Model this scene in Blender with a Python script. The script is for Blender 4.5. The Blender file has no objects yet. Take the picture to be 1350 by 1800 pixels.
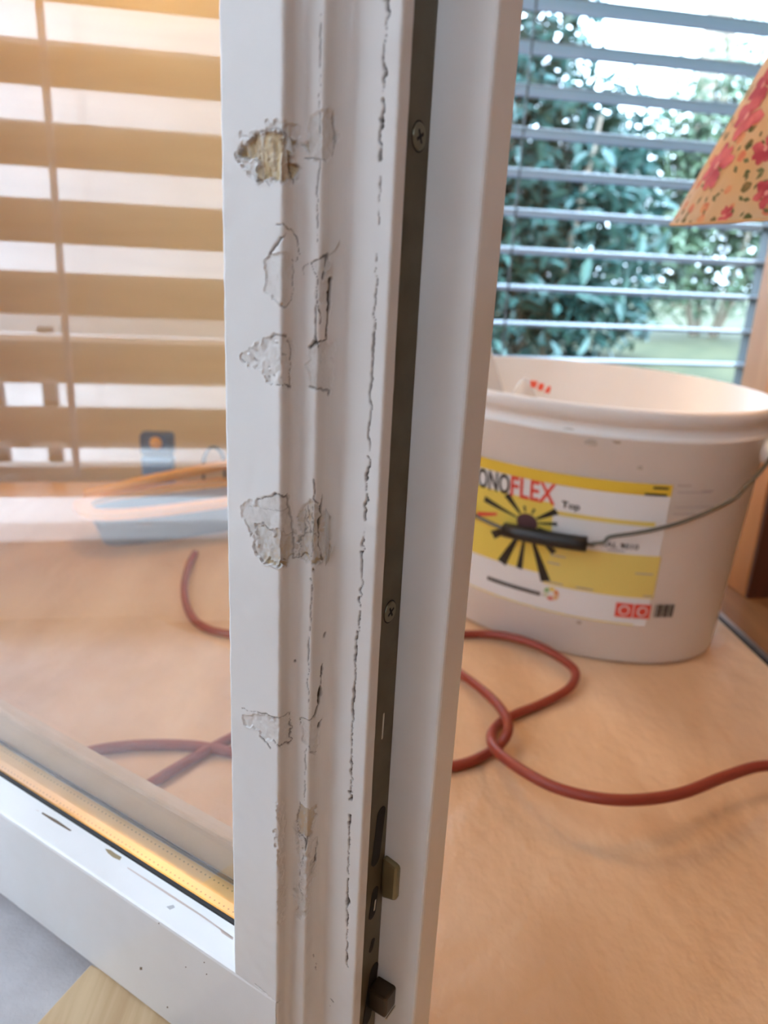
import bpy, bmesh, math, random
import numpy as np
from mathutils import Vector, Matrix

random.seed(7)
RNG = np.random.default_rng(11)
SC = bpy.context.scene
COL = SC.collection

# ------------------------------------------------------------------ camera
F_PX, CX, CY, CAM_H = 1352.0, 675.0, 900.0, 0.40
_n = np.array([-210.0, 4005.0, 1352.0]); _n /= np.linalg.norm(_n)
_Z = -_n; _a = np.array([0, 0, 1.0])
_Y = _a - _a.dot(_Z) * _Z; _Y /= np.linalg.norm(_Y)
_X = np.cross(_Y, _Z)
CR = np.array([_X, _Y, _Z])
CPOS = np.array([0.0, 0.0, CAM_H])
cam_d = bpy.data.cameras.new('camera')
cam = bpy.data.objects.new('camera', cam_d); COL.objects.link(cam)
cam_d.sensor_fit = 'VERTICAL'; cam_d.sensor_height = 36.0; cam_d.sensor_width = 27.0
cam_d.lens = F_PX / 1800.0 * 36.0
cam_d.clip_start = 0.01; cam_d.clip_end = 200
M = Matrix.Identity(4)
for i in range(3):
    M[i][0] = CR[i][0]; M[i][1] = -CR[i][1]; M[i][2] = -CR[i][2]; M[i][3] = CPOS[i]
cam.matrix_world = M
cam_d.dof.use_dof = True
cam_d.dof.focus_distance = 0.31
cam_d.dof.aperture_fstop = 9.5
SC.camera = cam

# ------------------------------------------------------------------ world, overcast sky
SKY = 10.0
wd = bpy.data.worlds.new('world'); SC.world = wd; wd.use_nodes = True
wn = wd.node_tree.nodes; wl = wd.node_tree.links
for n_ in list(wn): wn.remove(n_)
w_out = wn.new('ShaderNodeOutputWorld'); w_bg = wn.new('ShaderNodeBackground')
w_tc = wn.new('ShaderNodeTexCoord'); w_sep = wn.new('ShaderNodeSeparateXYZ'); w_rp = wn.new('ShaderNodeValToRGB')
wl.new(w_tc.outputs['Generated'], w_sep.inputs[0]); wl.new(w_sep.outputs['Z'], w_rp.inputs[0])
w_rp.color_ramp.elements[0].position = 0.0; w_rp.color_ramp.elements[0].color = (0.72, 0.88, 1.08, 1)
w_rp.color_ramp.elements[1].position = 1.0; w_rp.color_ramp.elements[1].color = (0.68, 0.87, 1.12, 1)
wl.new(w_rp.outputs[0], w_bg.inputs[0]); w_bg.inputs[1].default_value = SKY
wl.new(w_bg.outputs[0], w_out.inputs[0])

SC.view_settings.view_transform = 'Standard'
SC.view_settings.look = 'None'
SC.view_settings.exposure = 0.3
SC.view_settings.gamma = 1.0
SC.view_settings.use_curve_mapping = False
SC.cycles.max_bounces = 10
SC.cycles.diffuse_bounces = 5
SC.cycles.glossy_bounces = 5
SC.cycles.transparent_max_bounces = 24
SC.cycles.sample_clamp_indirect = 8.0

# ------------------------------------------------------------------ helpers
def ray(x, y):
    v = CR @ np.array([x - CX, y - CY, F_PX]); return v / np.linalg.norm(v)
def floor_pt(x, y, z=0.0):
    d = ray(x, y); return CPOS + d * ((z - CAM_H) / d[2])
def on_plane(x, y, n, dist):
    r = ray(x, y); return CPOS + r * ((dist - CPOS @ n) / (r @ n))

def empty(name, loc=(0, 0, 0), rotz=0.0, label=None, cat=None, group=None, kind=None):
    o = bpy.data.objects.new(name, None); COL.objects.link(o)
    o.empty_display_size = 0.05
    o.location = loc; o.rotation_euler = (0, 0, rotz)
    tag(o, label, cat, group, kind); return o
def tag(o, label=None, cat=None, group=None, kind=None):
    if label: o['label'] = label
    if cat: o['category'] = cat
    if group: o['group'] = group
    if kind: o['kind'] = kind
    return o
def link(name, me, mat, parent=None, loc=(0, 0, 0), smooth=False):
    o = bpy.data.objects.new(name, me); COL.objects.link(o)
    o.location = loc
    if parent is not None: o.parent = parent
    if mat is not None and len(me.materials) == 0: me.materials.append(mat)
    if smooth:
        me.polygons.foreach_set('use_smooth', [True] * len(me.polygons))
    return o
def mesh(name, verts, faces):
    me = bpy.data.meshes.new(name)
    me.from_pydata([tuple(map(float, v)) for v in verts], [], [tuple(f) for f in faces]); me.update(); return me
def bm_mesh(name, bm):
    bmesh.ops.recalc_face_normals(bm, faces=bm.faces)
    me = bpy.data.meshes.new(name); bm.to_mesh(me); bm.free(); return me
def box_bm(lo, hi, bevel=0.0, seg=2):
    bm = bmesh.new()
    bmesh.ops.create_cube(bm, size=1.0)
    for v in bm.verts:
        v.co = Vector([lo[i] + (v.co[i] + 0.5) * (hi[i] - lo[i]) for i in range(3)])
    if bevel: bmesh.ops.bevel(bm, geom=list(bm.edges), offset=bevel, segments=seg, affect='EDGES', profile=0.5)
    return bm
def box(name, lo, hi, mat, parent=None, bevel=0.0, smooth=False):
    return link(name, bm_mesh(name, box_bm(lo, hi, bevel)), mat, parent, smooth=smooth)
def hexa(name, pts8, mat, parent=None, bevel=0.0):
    """8 points: bottom ring 4, top ring 4."""
    bm = bmesh.new(); vs = [bm.verts.new(tuple(map(float, p))) for p in pts8]
    for f in ((0, 3, 2, 1), (4, 5, 6, 7), (0, 1, 5, 4), (1, 2, 6, 5), (2, 3, 7, 6), (3, 0, 4, 7)):
        bm.faces.new([vs[i] for i in f])
    if bevel: bmesh.ops.bevel(bm, geom=list(bm.edges), offset=bevel, segments=2, affect='EDGES', profile=0.5)
    return link(name, bm_mesh(name, bm), mat, parent)
def prism(name, poly, axis_lo, axis_hi, mapper, mat, parent=None, smooth=False, bevel=0.0):
    """closed 2D polygon swept between two values, mapper(a, b, t) -> xyz"""
    bm = bmesh.new()
    A = [bm.verts.new(tuple(mapper(a, b, axis_lo))) for a, b in poly]
    B = [bm.verts.new(tuple(mapper(a, b, axis_hi))) for a, b in poly]
    n = len(poly)
    bm.faces.new(A); bm.faces.new(B[::-1])
    for i in range(n): bm.faces.new((A[i], A[(i + 1) % n], B[(i + 1) % n], B[i]))
    return link(name, bm_mesh(name, bm), mat, parent, smooth=smooth)
def tube_mesh(name, pts, rad, seg=10, closed=False, caps=True):
    pts = [Vector(p) for p in pts]; n = len(pts)
    rads = rad if hasattr(rad, '__len__') else [rad] * n
    verts = []; faces = []
    t0 = (pts[1] - pts[0]).normalized()
    ref = Vector((0, 0, 1)) if abs(t0.z) < 0.9 else Vector((1, 0, 0))
    nrm = t0.cross(ref).normalized()
    for i in range(n):
        if i == 0: t = (pts[1] - pts[0])
        elif i == n - 1: t = pts[-1] - pts[-2]
        else: t = pts[i + 1] - pts[i - 1]
        t.normalize()
        nrm = (nrm - t * nrm.dot(t)).normalized(); b = t.cross(nrm)
        for k in range(seg):
            a = 2 * math.pi * k / seg
            verts.append(pts[i] + (nrm * math.cos(a) + b * math.sin(a)) * rads[i])
    for i in range(n - 1):
        for k in range(seg):
            k2 = (k + 1) % seg
            faces.append((i * seg + k, i * seg + k2, (i + 1) * seg + k2, (i + 1) * seg + k))
    if caps:
        faces.append(tuple(range(seg))[::-1]); faces.append(tuple(range((n - 1) * seg, n * seg)))
    return mesh(name, verts, faces)
def catmull(P, sub=8):
    P = [np.array(p, float) for p in P]; Q = [2 * P[0] - P[1]] + P + [2 * P[-1] - P[-2]]; out = []
    for i in range(1, len(Q) - 2):
        for k in range(sub):
            t = k / sub; p0, p1, p2, p3 = Q[i - 1:i + 3]
            out.append(0.5 * (2 * p1 + (p2 - p0) * t + (2 * p0 - 5 * p1 + 4 * p2 - p3) * t * t + (3 * p1 - p0 - 3 * p2 + p3) * t ** 3))
    out.append(P[-1]); return out
def lathe_mesh(name, prof, seg=48, ax=(1, 1), rot=0.0):
    """prof: (radius, z); ax scales x and y radii"""
    verts = []; faces = []; c, s = math.cos(rot), math.sin(rot)
    for r, z in prof:
        for k in range(seg):
            a = 2 * math.pi * k / seg; x, y = r * ax[0] * math.cos(a), r * ax[1] * math.sin(a)
            verts.append((x * c - y * s, x * s + y * c, z))
    for i in range(len(prof) - 1):
        for k in range(seg):
            k2 = (k + 1) % seg
            faces.append((i * seg + k, i * seg + k2, (i + 1) * seg + k2, (i + 1) * seg + k))
    return mesh(name, verts, faces)

# ------------------------------------------------------------------ materials
def mat(name, col, rough=0.5, metal=0.0, spec=0.5, coat=0.0):
    m = bpy.data.materials.new(name); m.use_nodes = True
    b = m.node_tree.nodes['Principled BSDF']
    b.inputs['Base Color'].default_value = (*col, 1); b.inputs['Roughness'].default_value = rough
    b.inputs['Metallic'].default_value = metal; b.inputs['Specular IOR Level'].default_value = spec
    b.inputs['Coat Weight'].default_value = coat
    return m
def N(m, t): return m.node_tree.nodes.new(t)
def L(m, a, b): m.node_tree.links.new(a, b)
def BS(m): return m.node_tree.nodes['Principled BSDF']
def noise_col(m, c1, c2, scale=8, detail=4, stretch=(1, 1, 1), lo=0.35, hi=0.65, rot=(0, 0, 0), dist=0.0):
    tc = N(m, 'ShaderNodeTexCoord'); mp = N(m, 'ShaderNodeMapping'); nz = N(m, 'ShaderNodeTexNoise'); rp = N(m, 'ShaderNodeValToRGB')
    mp.inputs['Scale'].default_value = stretch; mp.inputs['Rotation'].default_value = rot
    nz.inputs['Scale'].default_value = scale; nz.inputs['Detail'].default_value = detail; nz.inputs['Distortion'].default_value = dist
    L(m, tc.outputs['Object'], mp.inputs[0]); L(m, mp.outputs[0], nz.inputs['Vector']); L(m, nz.outputs['Fac'], rp.inputs[0])
    rp.color_ramp.elements[0].position = lo; rp.color_ramp.elements[0].color = (*c1, 1)
    rp.color_ramp.elements[1].position = hi; rp.color_ramp.elements[1].color = (*c2, 1)
    L(m, rp.outputs[0], BS(m).inputs['Base Color']); return mp, nz, rp
def bump(m, scale=200, strength=0.2, dist=0.001, stretch=(1, 1, 1), detail=3):
    tc = N(m, 'ShaderNodeTexCoord'); mp = N(m, 'ShaderNodeMapping'); nz = N(m, 'ShaderNodeTexNoise'); bp = N(m, 'ShaderNodeBump')
    mp.inputs['Scale'].default_value = stretch; nz.inputs['Scale'].default_value = scale; nz.inputs['Detail'].default_value = detail
    bp.inputs['Strength'].default_value = strength; bp.inputs['Distance'].default_value = dist
    L(m, tc.outputs['Object'], mp.inputs[0]); L(m, mp.outputs[0], nz.inputs['Vector']); L(m, nz.outputs['Fac'], bp.inputs['Height'])
    L(m, bp.outputs[0], BS(m).inputs['Normal'])
def wood(name, c1, c2, scale=6, stretch=(1, 12, 12), rough=0.45, rot=(0, 0, 0), coat=0.0):
    m = mat(name, c1, rough, coat=coat); noise_col(m, c1, c2, scale, 6, stretch, 0.3, 0.7, rot, 0.6); return m

m_paint = mat('white_paint', (0.80, 0.79, 0.77), 0.22)
noise_col(m_paint, (0.79, 0.78, 0.755), (0.82, 0.815, 0.80), 30, 3)
m_gasket = mat('black_gasket', (0.012, 0.012, 0.012), 0.6)
m_gold = mat('gold_spacer', (1.0, 0.70, 0.28), 0.36, 0.45)
m_bead = wood('pale_bead', (0.62, 0.45, 0.29), (0.70, 0.53, 0.36), 5, (1, 10, 10), 0.5)
m_steel = mat('olive_steel', (0.11, 0.09, 0.05), 0.45, 0.35)
noise_col(m_steel, (0.095, 0.078, 0.042), (0.13, 0.108, 0.065), 60, 4)
m_screw = mat('screw_steel', (0.20, 0.175, 0.115), 0.38, 0.6)
m_dark = mat('dark_hole', (0.008, 0.007, 0.006), 0.8)
m_brass = mat('dull_brass', (0.24, 0.21, 0.125), 0.4, 0.7)
m_darkmetal = mat('dark_greasy_metal', (0.06, 0.045, 0.03), 0.3, 0.7)
m_bright = mat('bright_metal', (0.75, 0.72, 0.62), 0.25, 1.0)

def glass_mat(name, gain=1.9, tint=(1, 1, 1)):
    m = bpy.data.materials.new(name); m.use_nodes = True; nt = m.node_tree
    for n_ in list(nt.nodes): nt.nodes.remove(n_)
    out = N(m, 'ShaderNodeOutputMaterial'); tr = N(m, 'ShaderNodeBsdfTransparent'); gl = N(m, 'ShaderNodeBsdfGlossy')
    fr = N(m, 'ShaderNodeFresnel'); mu = N(m, 'ShaderNodeMath'); ge = N(m, 'ShaderNodeNewGeometry'); inv = N(m, 'ShaderNodeMath'); mu2 = N(m, 'ShaderNodeMath'); mx = N(m, 'ShaderNodeMixShader')
    tr.inputs[0].default_value = (*tint, 1); gl.inputs['Roughness'].default_value = 0.0; gl.inputs['Color'].default_value = (1, 1, 1, 1)
    fr.inputs['IOR'].default_value = 1.52
    mu.operation = 'MULTIPLY'; mu.inputs[1].default_value = gain; mu.use_clamp = True
    inv.operation = 'SUBTRACT'; inv.inputs[0].default_value = 1.0
    mu2.operation = 'MULTIPLY'
    L(m, fr.outputs[0], mu.inputs[0]); L(m, ge.outputs['Backfacing'], inv.inputs[1]); L(m, mu.outputs[0], mu2.inputs[0]); L(m, inv.outputs[0], mu2.inputs[1])
    L(m, mu2.outputs[0], mx.inputs[0]); L(m, tr.outputs[0], mx.inputs[1]); L(m, gl.outputs[0], mx.inputs[2]); L(m, mx.outputs[0], out.inputs[0])
    return m
m_glass = glass_mat('clear_glass')

# ------------------------------------------------------------------ place frames
_az = math.radians(79.0)
DW = np.array([math.sin(_az), math.cos(_az), 0.0]); NW = np.array([-DW[1], DW[0], 0.0])
UP = np.array([0, 0, 1.0])
def W1(q, d, z): return DW * q + NW * d + UP * z                      # back wall frame
SU = np.array([math.sin(math.radians(58.5)), -math.cos(math.radians(58.5)), 0.0]); SW = np.array([-SU[1], SU[0], 0.0])
P0 = np.array([-0.05685, 0.26395, 0.0])
PM = P0 + SW * 0.016
def mirror(p): return p - 2 * ((p - PM) @ SW) * SW
def W2(q, d, z): return mirror(W1(q, d, z))                            # left wall frame (d grows outwards)
def hexq(name, Wf, q0, q1, d0, d1, z0, z1, material, parent=None, bevel=0.0):
    return hexa(name, [Wf(q0, d0, z0), Wf(q1, d0, z0), Wf(q1, d1, z0), Wf(q0, d1, z0),
                       Wf(q0, d0, z1), Wf(q1, d0, z1), Wf(q1, d1, z1), Wf(q0, d1, z1)], material, parent, bevel)

D1 = 1.36       # inner face of back wall
D2 = 0.78       # inner face of left wall
CEIL = 2.30

# ------------------------------------------------------------------ setting
m_floor = wood('brown_floor', (0.30, 0.13, 0.05), (0.42, 0.20, 0.08), 4, (14, 1.2, 1), 0.35)
m_wallwood = wood('tan_panel_wall', (0.76, 0.56, 0.27), (0.84, 0.64, 0.33), 3, (1, 1, 8), 0.5)
m_wallwarm = wood('warm_wall', (0.46, 0.27, 0.14), (0.54, 0.33, 0.18), 2, (1, 1, 4), 0.7)
m_ceil = mat('cream_ceiling', (0.66, 0.55, 0.42), 0.8)
m_white = mat('white_frame', (0.82, 0.81, 0.79), 0.3)
m_orange = wood('orange_wood', (0.50, 0.19, 0.055), (0.60, 0.25, 0.08), 5, (8, 8, 0.8), 0.4)
m_lightwood = wood('light_frame_wood', (0.44, 0.23, 0.10), (0.52, 0.29, 0.14), 5, (8, 8, 0.8), 0.4)

def structure(o): o['kind'] = 'structure'; return o
RX, RYB = 2.6, -2.2
structure(box('floor', (-1.2, RYB, -0.06), (RX + 0.1, 1.95, -0.006), m_floor))
structure(box('ceiling', (-1.6, RYB - 0.1, CEIL), (RX + 0.1, 2.0, CEIL + 0.1), m_ceil))
structure(box('wall_right', (RX, RYB, -0.06), (RX + 0.1, 1.95, CEIL), m_wallwarm))
structure(box('wall_front', (-0.2, RYB - 0.1, -0.06), (RX + 0.1, RYB, CEIL), m_wallwarm))

# back wall with window_1
BL_D = 1.52
qR = on_plane(1306, 660, NW, BL_D) @ DW       # right guide of outside blind
W1Q0, W1Q1 = 0.03, qR + 0.035
WZ0, WZ1 = 0.10, 1.75
wb = empty('wall_back', kind='structure')
hexq('wall_panel', W1, -1.10, W1Q0, D1, D1 + 0.10, -0.06, CEIL, m_wallwood, wb)
hexq('wall_panel', W1, W1Q1, 2.75, D1, D1 + 0.10, -0.06, CEIL, m_wallwarm, wb)
hexq('wall_panel', W1, W1Q0, W1Q1, D1, D1 + 0.10, -0.06, WZ0, m_lightwood, wb)
hexq('wall_panel', W1, W1Q0, W1Q1, D1, D1 + 0.10, WZ1, CEIL, m_wallwarm, wb)
w1 = empty('window_1', kind='structure')
fw = 0.035
hexq('frame_post', W1, W1Q0, W1Q0 + fw, D1 + 0.01, D1 + 0.08, WZ0, WZ1, m_lightwood, w1, 0.003)
hexq('frame_post', W1, W1Q1 - fw, W1Q1, D1 + 0.01, D1 + 0.08, WZ0, WZ1, m_lightwood, w1, 0.003)
hexq('frame_rail', W1, W1Q0 + fw, W1Q1 - fw, D1 + 0.01, D1 + 0.08, WZ0, WZ0 + 0.04, m_lightwood, w1, 0.003)
hexq('frame_rail', W1, W1Q0 + fw, W1Q1 - fw, D1 + 0.01, D1 + 0.08, WZ1 - 0.05, WZ1, m_lightwood, w1, 0.003)
hexq('pane', W1, W1Q0 + fw, W1Q1 - fw, D1 + 0.045, D1 + 0.051, WZ0 + 0.04, WZ1 - 0.05, glass_mat('window_glass', 1.0, (0.93, 0.97, 0.98)), w1)

# left wall with the opening the sash belongs to
O0, O1, OZ1 = -0.585, 0.22, 2.05
wlft = empty('wall_left', kind='structure')
hexq('wall_panel', W2, -1.15, O0, D2, D2 + 0.12, -0.06, CEIL, m_wallwarm, wlft)
W3A, W3B, W3Z0, W3Z1 = 0.55, 1.55, 0.75, 2.05
hexq('wall_panel', W2, O1, W3A, D2, D2 + 0.12, -0.06, CEIL, m_wallwarm, wlft)
hexq('wall_panel', W2, W3B, 3.0, D2, D2 + 0.12, -0.06, CEIL, m_wallwarm, wlft)
hexq('wall_panel', W2, W3A, W3B, D2, D2 + 0.12, -0.06, W3Z0, m_wallwarm, wlft)
hexq('wall_panel', W2, W3A, W3B, D2, D2 + 0.12, W3Z1, CEIL, m_wallwarm, wlft)
w3 = empty('fill_window', kind='structure')  # extra unseen window, added for daylight from the camera side
hexq('frame_post', W2, W3A, W3A + 0.06, D2 + 0.02, D2 + 0.09, W3Z0, W3Z1, m_white, w3, 0.003)
hexq('frame_post', W2, W3B - 0.06, W3B, D2 + 0.02, D2 + 0.09, W3Z0, W3Z1, m_white, w3, 0.003)
hexq('frame_rail', W2, W3A + 0.06, W3B - 0.06, D2 + 0.02, D2 + 0.09, W3Z0, W3Z0 + 0.06, m_white, w3, 0.003)
hexq('frame_rail', W2, W3A + 0.06, W3B - 0.06, D2 + 0.02, D2 + 0.09, W3Z1 - 0.06, W3Z1, m_white, w3, 0.003)
hexq('pane', W2, W3A + 0.06, W3B - 0.06, D2 + 0.05, D2 + 0.056, W3Z0 + 0.06, W3Z1 - 0.06, m_glass, w3)
hexq('wall_panel', W2, O0, O1, D2, D2 + 0.12, OZ1, CEIL, m_wallwarm, wlft)
w2 = empty('window_2', kind='structure')
hexq('frame_post', W2, O0, O0 + 0.04, D2 + 0.02, D2 + 0.09, 0.0, OZ1, m_white, w2, 0.003)
hexq('frame_post', W2, O1 - 0.04, O1, D2 + 0.02, D2 + 0.09, 0.0, OZ1, m_white, w2, 0.003)
hexq('frame_rail', W2, O0 + 0.04, O1 - 0.04, D2 + 0.02, D2 + 0.09, OZ1 - 0.05, OZ1, m_white, w2, 0.003)
hexq('threshold', W2, O0 + 0.04, O1 - 0.04, D2 + 0.03, D2 + 0.09, -0.03, 0.095, m_white, w2, 0.004)
hexq('outer_sill', W2, O0 - 0.02, O1 + 0.02, D2 + 0.09, D2 + 0.26, 0.05, 0.07, m_white, w2, 0.003)

# ------------------------------------------------------------------ open sash
def q_sash(x, y): pass
SROT = math.atan2(SU[1], SU[0])
sash = empty('casement_sash', (P0[0], P0[1], 0.0), SROT,
             'white painted window sash standing open, chipped along its edge, with lock strip', 'window sash')
# profile of the lock stile: (u, w) in metres, outer face at w = 0
def arc(cx, cy, r, a0, a1, n):
    return [(cx + r * math.cos(math.radians(a0 + (a1 - a0) * i / n)), cy + r * math.sin(math.radians(a0 + (a1 - a0) * i / n))) for i in range(n + 1)]
mm = 0.001
prof = [(-9, 13)]
prof += [(-0.8, 1.2), (-0.2, 0.3), (0.6, 0.0)]
prof += [(23.9, 0.0)] + arc(23.9, 1.1, 1.1, -90, 0, 4)[1:]
prof += [(25.0, 4.3)] + arc(28.0, 4.3, 3.0, 180, 90, 6)[1:]
prof += [(33.0, 7.3)] + arc(33.0, 8.3, 1.0, -90, 0, 4)[1:]
prof += [(34.0, 11.4)] + [(34.0 + 5.3 * (1 - math.cos(t)), 11.4 + 5.3 * math.sin(t)) for t in np.linspace(0, math.pi / 2, 8)[1:]]
prof += [(53.2, 16.7)] + arc(53.2, 17.6, 0.9, -90, 0, 4)[1:]
prof += [(54.1, 22.4)]
prof = np.array(prof) * mm
# resample
seglen = np.hypot(*np.diff(prof, axis=0).T); S_cum = np.r_[0, np.cumsum(seglen)]
DS = 0.00036
ns = int(S_cum[-1] / DS); s_grid = np.linspace(0, S_cum[-1], ns)
pu = np.interp(s_grid, S_cum, prof[:, 0]); pw = np.interp(s_grid, S_cum, prof[:, 1])
tu = np.gradient(pu, s_grid); tw = np.gradient(pw, s_grid); tl = np.hypot(tu, tw); tu /= tl; tw /= tl
nu, nw_ = tw, -tu          # outward normal (towards camera side)
LROT = np.array([SU, SW, UP])
C_loc = LROT @ (CPOS - P0)
def surf(px, py):
    """pixel of the photograph -> (s, z) on the stile profile"""
    r = LROT @ ray(px, py)
    # param: find first crossing of the profile in plan
    du = pu - C_loc[0]; dwv = pw - C_loc[1]
    cr = du * r[1] - dwv * r[0]
    best = None
    for i in np.where(cr[:-1] * cr[1:] <= 0)[0]:
        f = cr[i] / (cr[i] - cr[i + 1] + 1e-15)
        uu = pu[i] + f * (pu[i + 1] - pu[i]); ww = pw[i] + f * (pw[i + 1] - pw[i])
        t = ((uu - C_loc[0]) * r[0] + (ww - C_loc[1]) * r[1]) / (r[0] ** 2 + r[1] ** 2)
        if t > 0 and (best is None or t < best[0]): best = (t, s_grid[i] + f * (s_grid[i + 1] - s_grid[i]), C_loc[2] + t * r[2])
    if best is None: return None
    return best[1], best[2]

Z_LO, Z_HI = 0.022, 0.520
DZ = 0.00036
nz_ = int((Z_HI - Z_LO) / DZ); z_grid = np.linspace(Z_LO, Z_HI, nz_)
depth = np.zeros((nz_, ns)); dmg = np.zeros((nz_, ns)); crk = np.zeros((nz_, ns))
def smooth_noise(shape, cell, seed, cell2=None):
    r = np.random.default_rng(seed); cell2 = cell2 or cell; gh, gw = max(2, int(shape[0] / cell) + 2), max(2, int(shape[1] / cell2) + 2)
    g = r.normal(size=(gh, gw)); y = np.linspace(0, gh - 1.001, shape[0]); x = np.linspace(0, gw - 1.001, shape[1])
    y0 = y.astype(int); x0 = x.astype(int); fy = (y - y0)[:, None]; fx = (x - x0)[None, :]
    fy = fy * fy * (3 - 2 * fy); fx = fx * fx * (3 - 2 * fx)
    return (g[y0][:, x0] * (1 - fy) * (1 - fx) + g[y0 + 1][:, x0] * fy * (1 - fx) + g[y0][:, x0 + 1] * (1 - fy) * fx + g[y0 + 1][:, x0 + 1] * fy * fx)
N1 = smooth_noise((nz_, ns), 5, 1); N2 = smooth_noise((nz_, ns), 14, 2); N3 = smooth_noise((nz_, ns), 3, 3); N4 = smooth_noise((nz_, ns), 5, 4)
# fibres: long in z, fine across
FIB = 0.7 * smooth_noise((nz_, ns), 34, 9, 2.5) + 0.6 * smooth_noise((nz_, ns), 22, 10, 6) + 0.25 * smooth_noise((nz_, ns), 2, 12)
J1 = N1 + 0.8 * smooth_noise((nz_, ns), 9, 31) + 0.45 * smooth_noise((nz_, ns), 2.2, 32); J2 = N4 + 0.8 * smooth_noise((nz_, ns), 9, 33) + 0.45 * smooth_noise((nz_, ns), 2.2, 34)
NF = smooth_noise((nz_, ns), 1.6, 35)
SS, ZZ = np.meshgrid(s_grid, z_grid)
def poly_mask(pts, jit=0.0005):
    P = [surf(*p) for p in pts]; P = [p for p in P if p]
    s = np.array([p[0] for p in P]); z = np.array([p[1] for p in P])
    i0, i1 = np.searchsorted(z_grid, [z.min() - 0.003, z.max() + 0.003]); j0, j1 = np.searchsorted(s_grid, [s.min() - 0.003, s.max() + 0.003])
    X = SS[i0:i1, j0:j1] + jit * J1[i0:i1, j0:j1]; Y = ZZ[i0:i1, j0:j1] + jit * J2[i0:i1, j0:j1]
    ins = np.zeros(X.shape, bool); n = len(s); j = n - 1
    for i in range(n):
        c = ((z[i] > Y) != (z[j] > Y)) & (X < (s[j] - s[i]) * (Y - z[i]) / (z[j] - z[i] + 1e-12) + s[i])
        ins ^= c; j = i
    return slice(i0, i1), slice(j0, j1), ins
def blur(m, k=2):
    f = m.astype(float)
    for ax in (0, 1):
        acc = sum(np.roll(f, i, ax) for i in range(-k, k + 1)); f = acc / (2 * k + 1)
    return f
def lift_rim(a, b, m, h):
    e = blur(m, 2) * (~m) * (N2[a, b] > -0.5)
    depth[a, b] -= h * 2 * e * np.clip(0.6 + N2[a, b], 0, 1.5)
def peel(pts, d=0.0004, level=0.5, rough=0.0, jit=0.0005):
    a, b, m = poly_mask(pts, jit)
    D = d + rough * (0.6 * N1[a, b] + 0.4 * N3[a, b]) + 0.000025 * NF[a, b]
    lift_rim(a, b, m, 0.0002)
    depth[a, b] = np.where(m, np.maximum(depth[a, b], D), depth[a, b]); dmg[a, b] = np.where(m, np.clip(level + 0.05 * N3[a, b] + 0.04 * NF[a, b] + 0.06 * N2[a, b], 0.05, 1), dmg[a, b])
def woodchip(pts, d=0.0016, jit=0.0006):
    a, b, m = poly_mask(pts, jit)
    D = np.clip(d + 0.0006 * FIB[a, b] + 0.0004 * N2[a, b] + 0.00012 * NF[a, b], 0.0002, 0.004)
    lift_rim(a, b, m, 0.0004)
    depth[a, b] = np.where(m, D, depth[a, b]); dmg[a, b] = np.where(m, np.clip(0.92 + 0.12 * FIB[a, b], 0.55, 1.0), dmg[a, b])
def crack(pts, width=0.00035, d=0.0006, dark=1.0, jit=0.0002, gaps=0.0):
    P = [surf(*p) for p in pts]; P = [p for p in P if p]
    for (s0, z0), (s1, z1) in zip(P[:-1], P[1:]):
        i0, i1 = np.searchsorted(z_grid, [min(z0, z1) - 0.002, max(z0, z1) + 0.002]); j0, j1 = np.searchsorted(s_grid, [min(s0, s1) - 0.002, max(s0, s1) + 0.002])
        X = SS[i0:i1, j0:j1] + jit * J1[i0:i1, j0:j1]; Y = ZZ[i0:i1, j0:j1] + jit * J2[i0:i1, j0:j1]
        ax, ay = s1 - s0, z1 - z0; l2 = ax * ax + ay * ay + 1e-15
        t = np.clip(((X - s0) * ax + (Y - z0) * ay) / l2, 0, 1)
        dist = np.hypot(X - s0 - t * ax, Y - z0 - t * ay)
        wv = np.maximum(width * (0.8 + 0.5 * N2[i0:i1, j0:j1] + 0.25 * N1[i0:i1, j0:j1]), width * 0.25)
        if gaps: wv = wv * (N2[i0:i1, j0:j1] > -gaps)
        k = np.clip(1.25 - dist / np.maximum(wv, 1e-6), 0, 1)
        k = np.where(wv > 1e-6, k, 0)
        depth[i0:i1, j0:j1] = np.maximum(depth[i0:i1, j0:j1], d * k); crk[i0:i1, j0:j1] = np.maximum(crk[i0:i1, j0:j1], dark * k)
def Z6(*p): return [(380 + x / 4.5, 180 + y / 4.5) for x, y in p]
def Z7(*p): return [(380 + x / 3.6, 540 + y / 3.6) for x, y in p]
def Z8(*p): return [(380 + x * .2963, 1040 + y * .2963) for x, y in p]
def Z9(*p): return [(380 + x * .3407, 1200 + y * .3407) for x, y in p]
# -- first damaged spot
peel(Z6((165, 330), (210, 250), (350, 220), (520, 125), (640, 200), (650, 290), (640, 400), (615, 600), (590, 680), (545, 640), (500, 630), (340, 625), (200, 490), (165, 400)), 0.0004, 0.35, 0.0003, 0.0008)
woodchip(Z6((200, 310), (340, 240), (470, 240), (560, 260), (620, 330), (635, 400), (620, 530), (580, 600), (500, 625), (420, 590), (345, 625), (310, 560), (330, 470), (300, 440), (205, 425), (190, 400)), 0.0017)
peel(Z6((205, 430), (300, 425), (330, 480), (300, 550), (240, 500), (200, 490)), 0.0002, 0.1, 0.0005)
peel(Z6((745, 150), (800, 70), (870, 60), (960, 70), (960, 150), (940, 300), (920, 420), (850, 460), (720, 440), (670, 340), (740, 290)), 0.00045, 0.4, 0.00035, 0.0006)
peel(Z6((680, 350), (720, 310), (720, 400), (700, 400)), 0.0009, 0.8, 0.0002)
crack(Z6((930, 90), (935, 200), (945, 300), (920, 420)), 0.0003, 0.0004, 0.5)
crack(Z6((350, 225), (470, 200), (560, 250)), 0.0004, 0.0006, 0.5)
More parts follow.
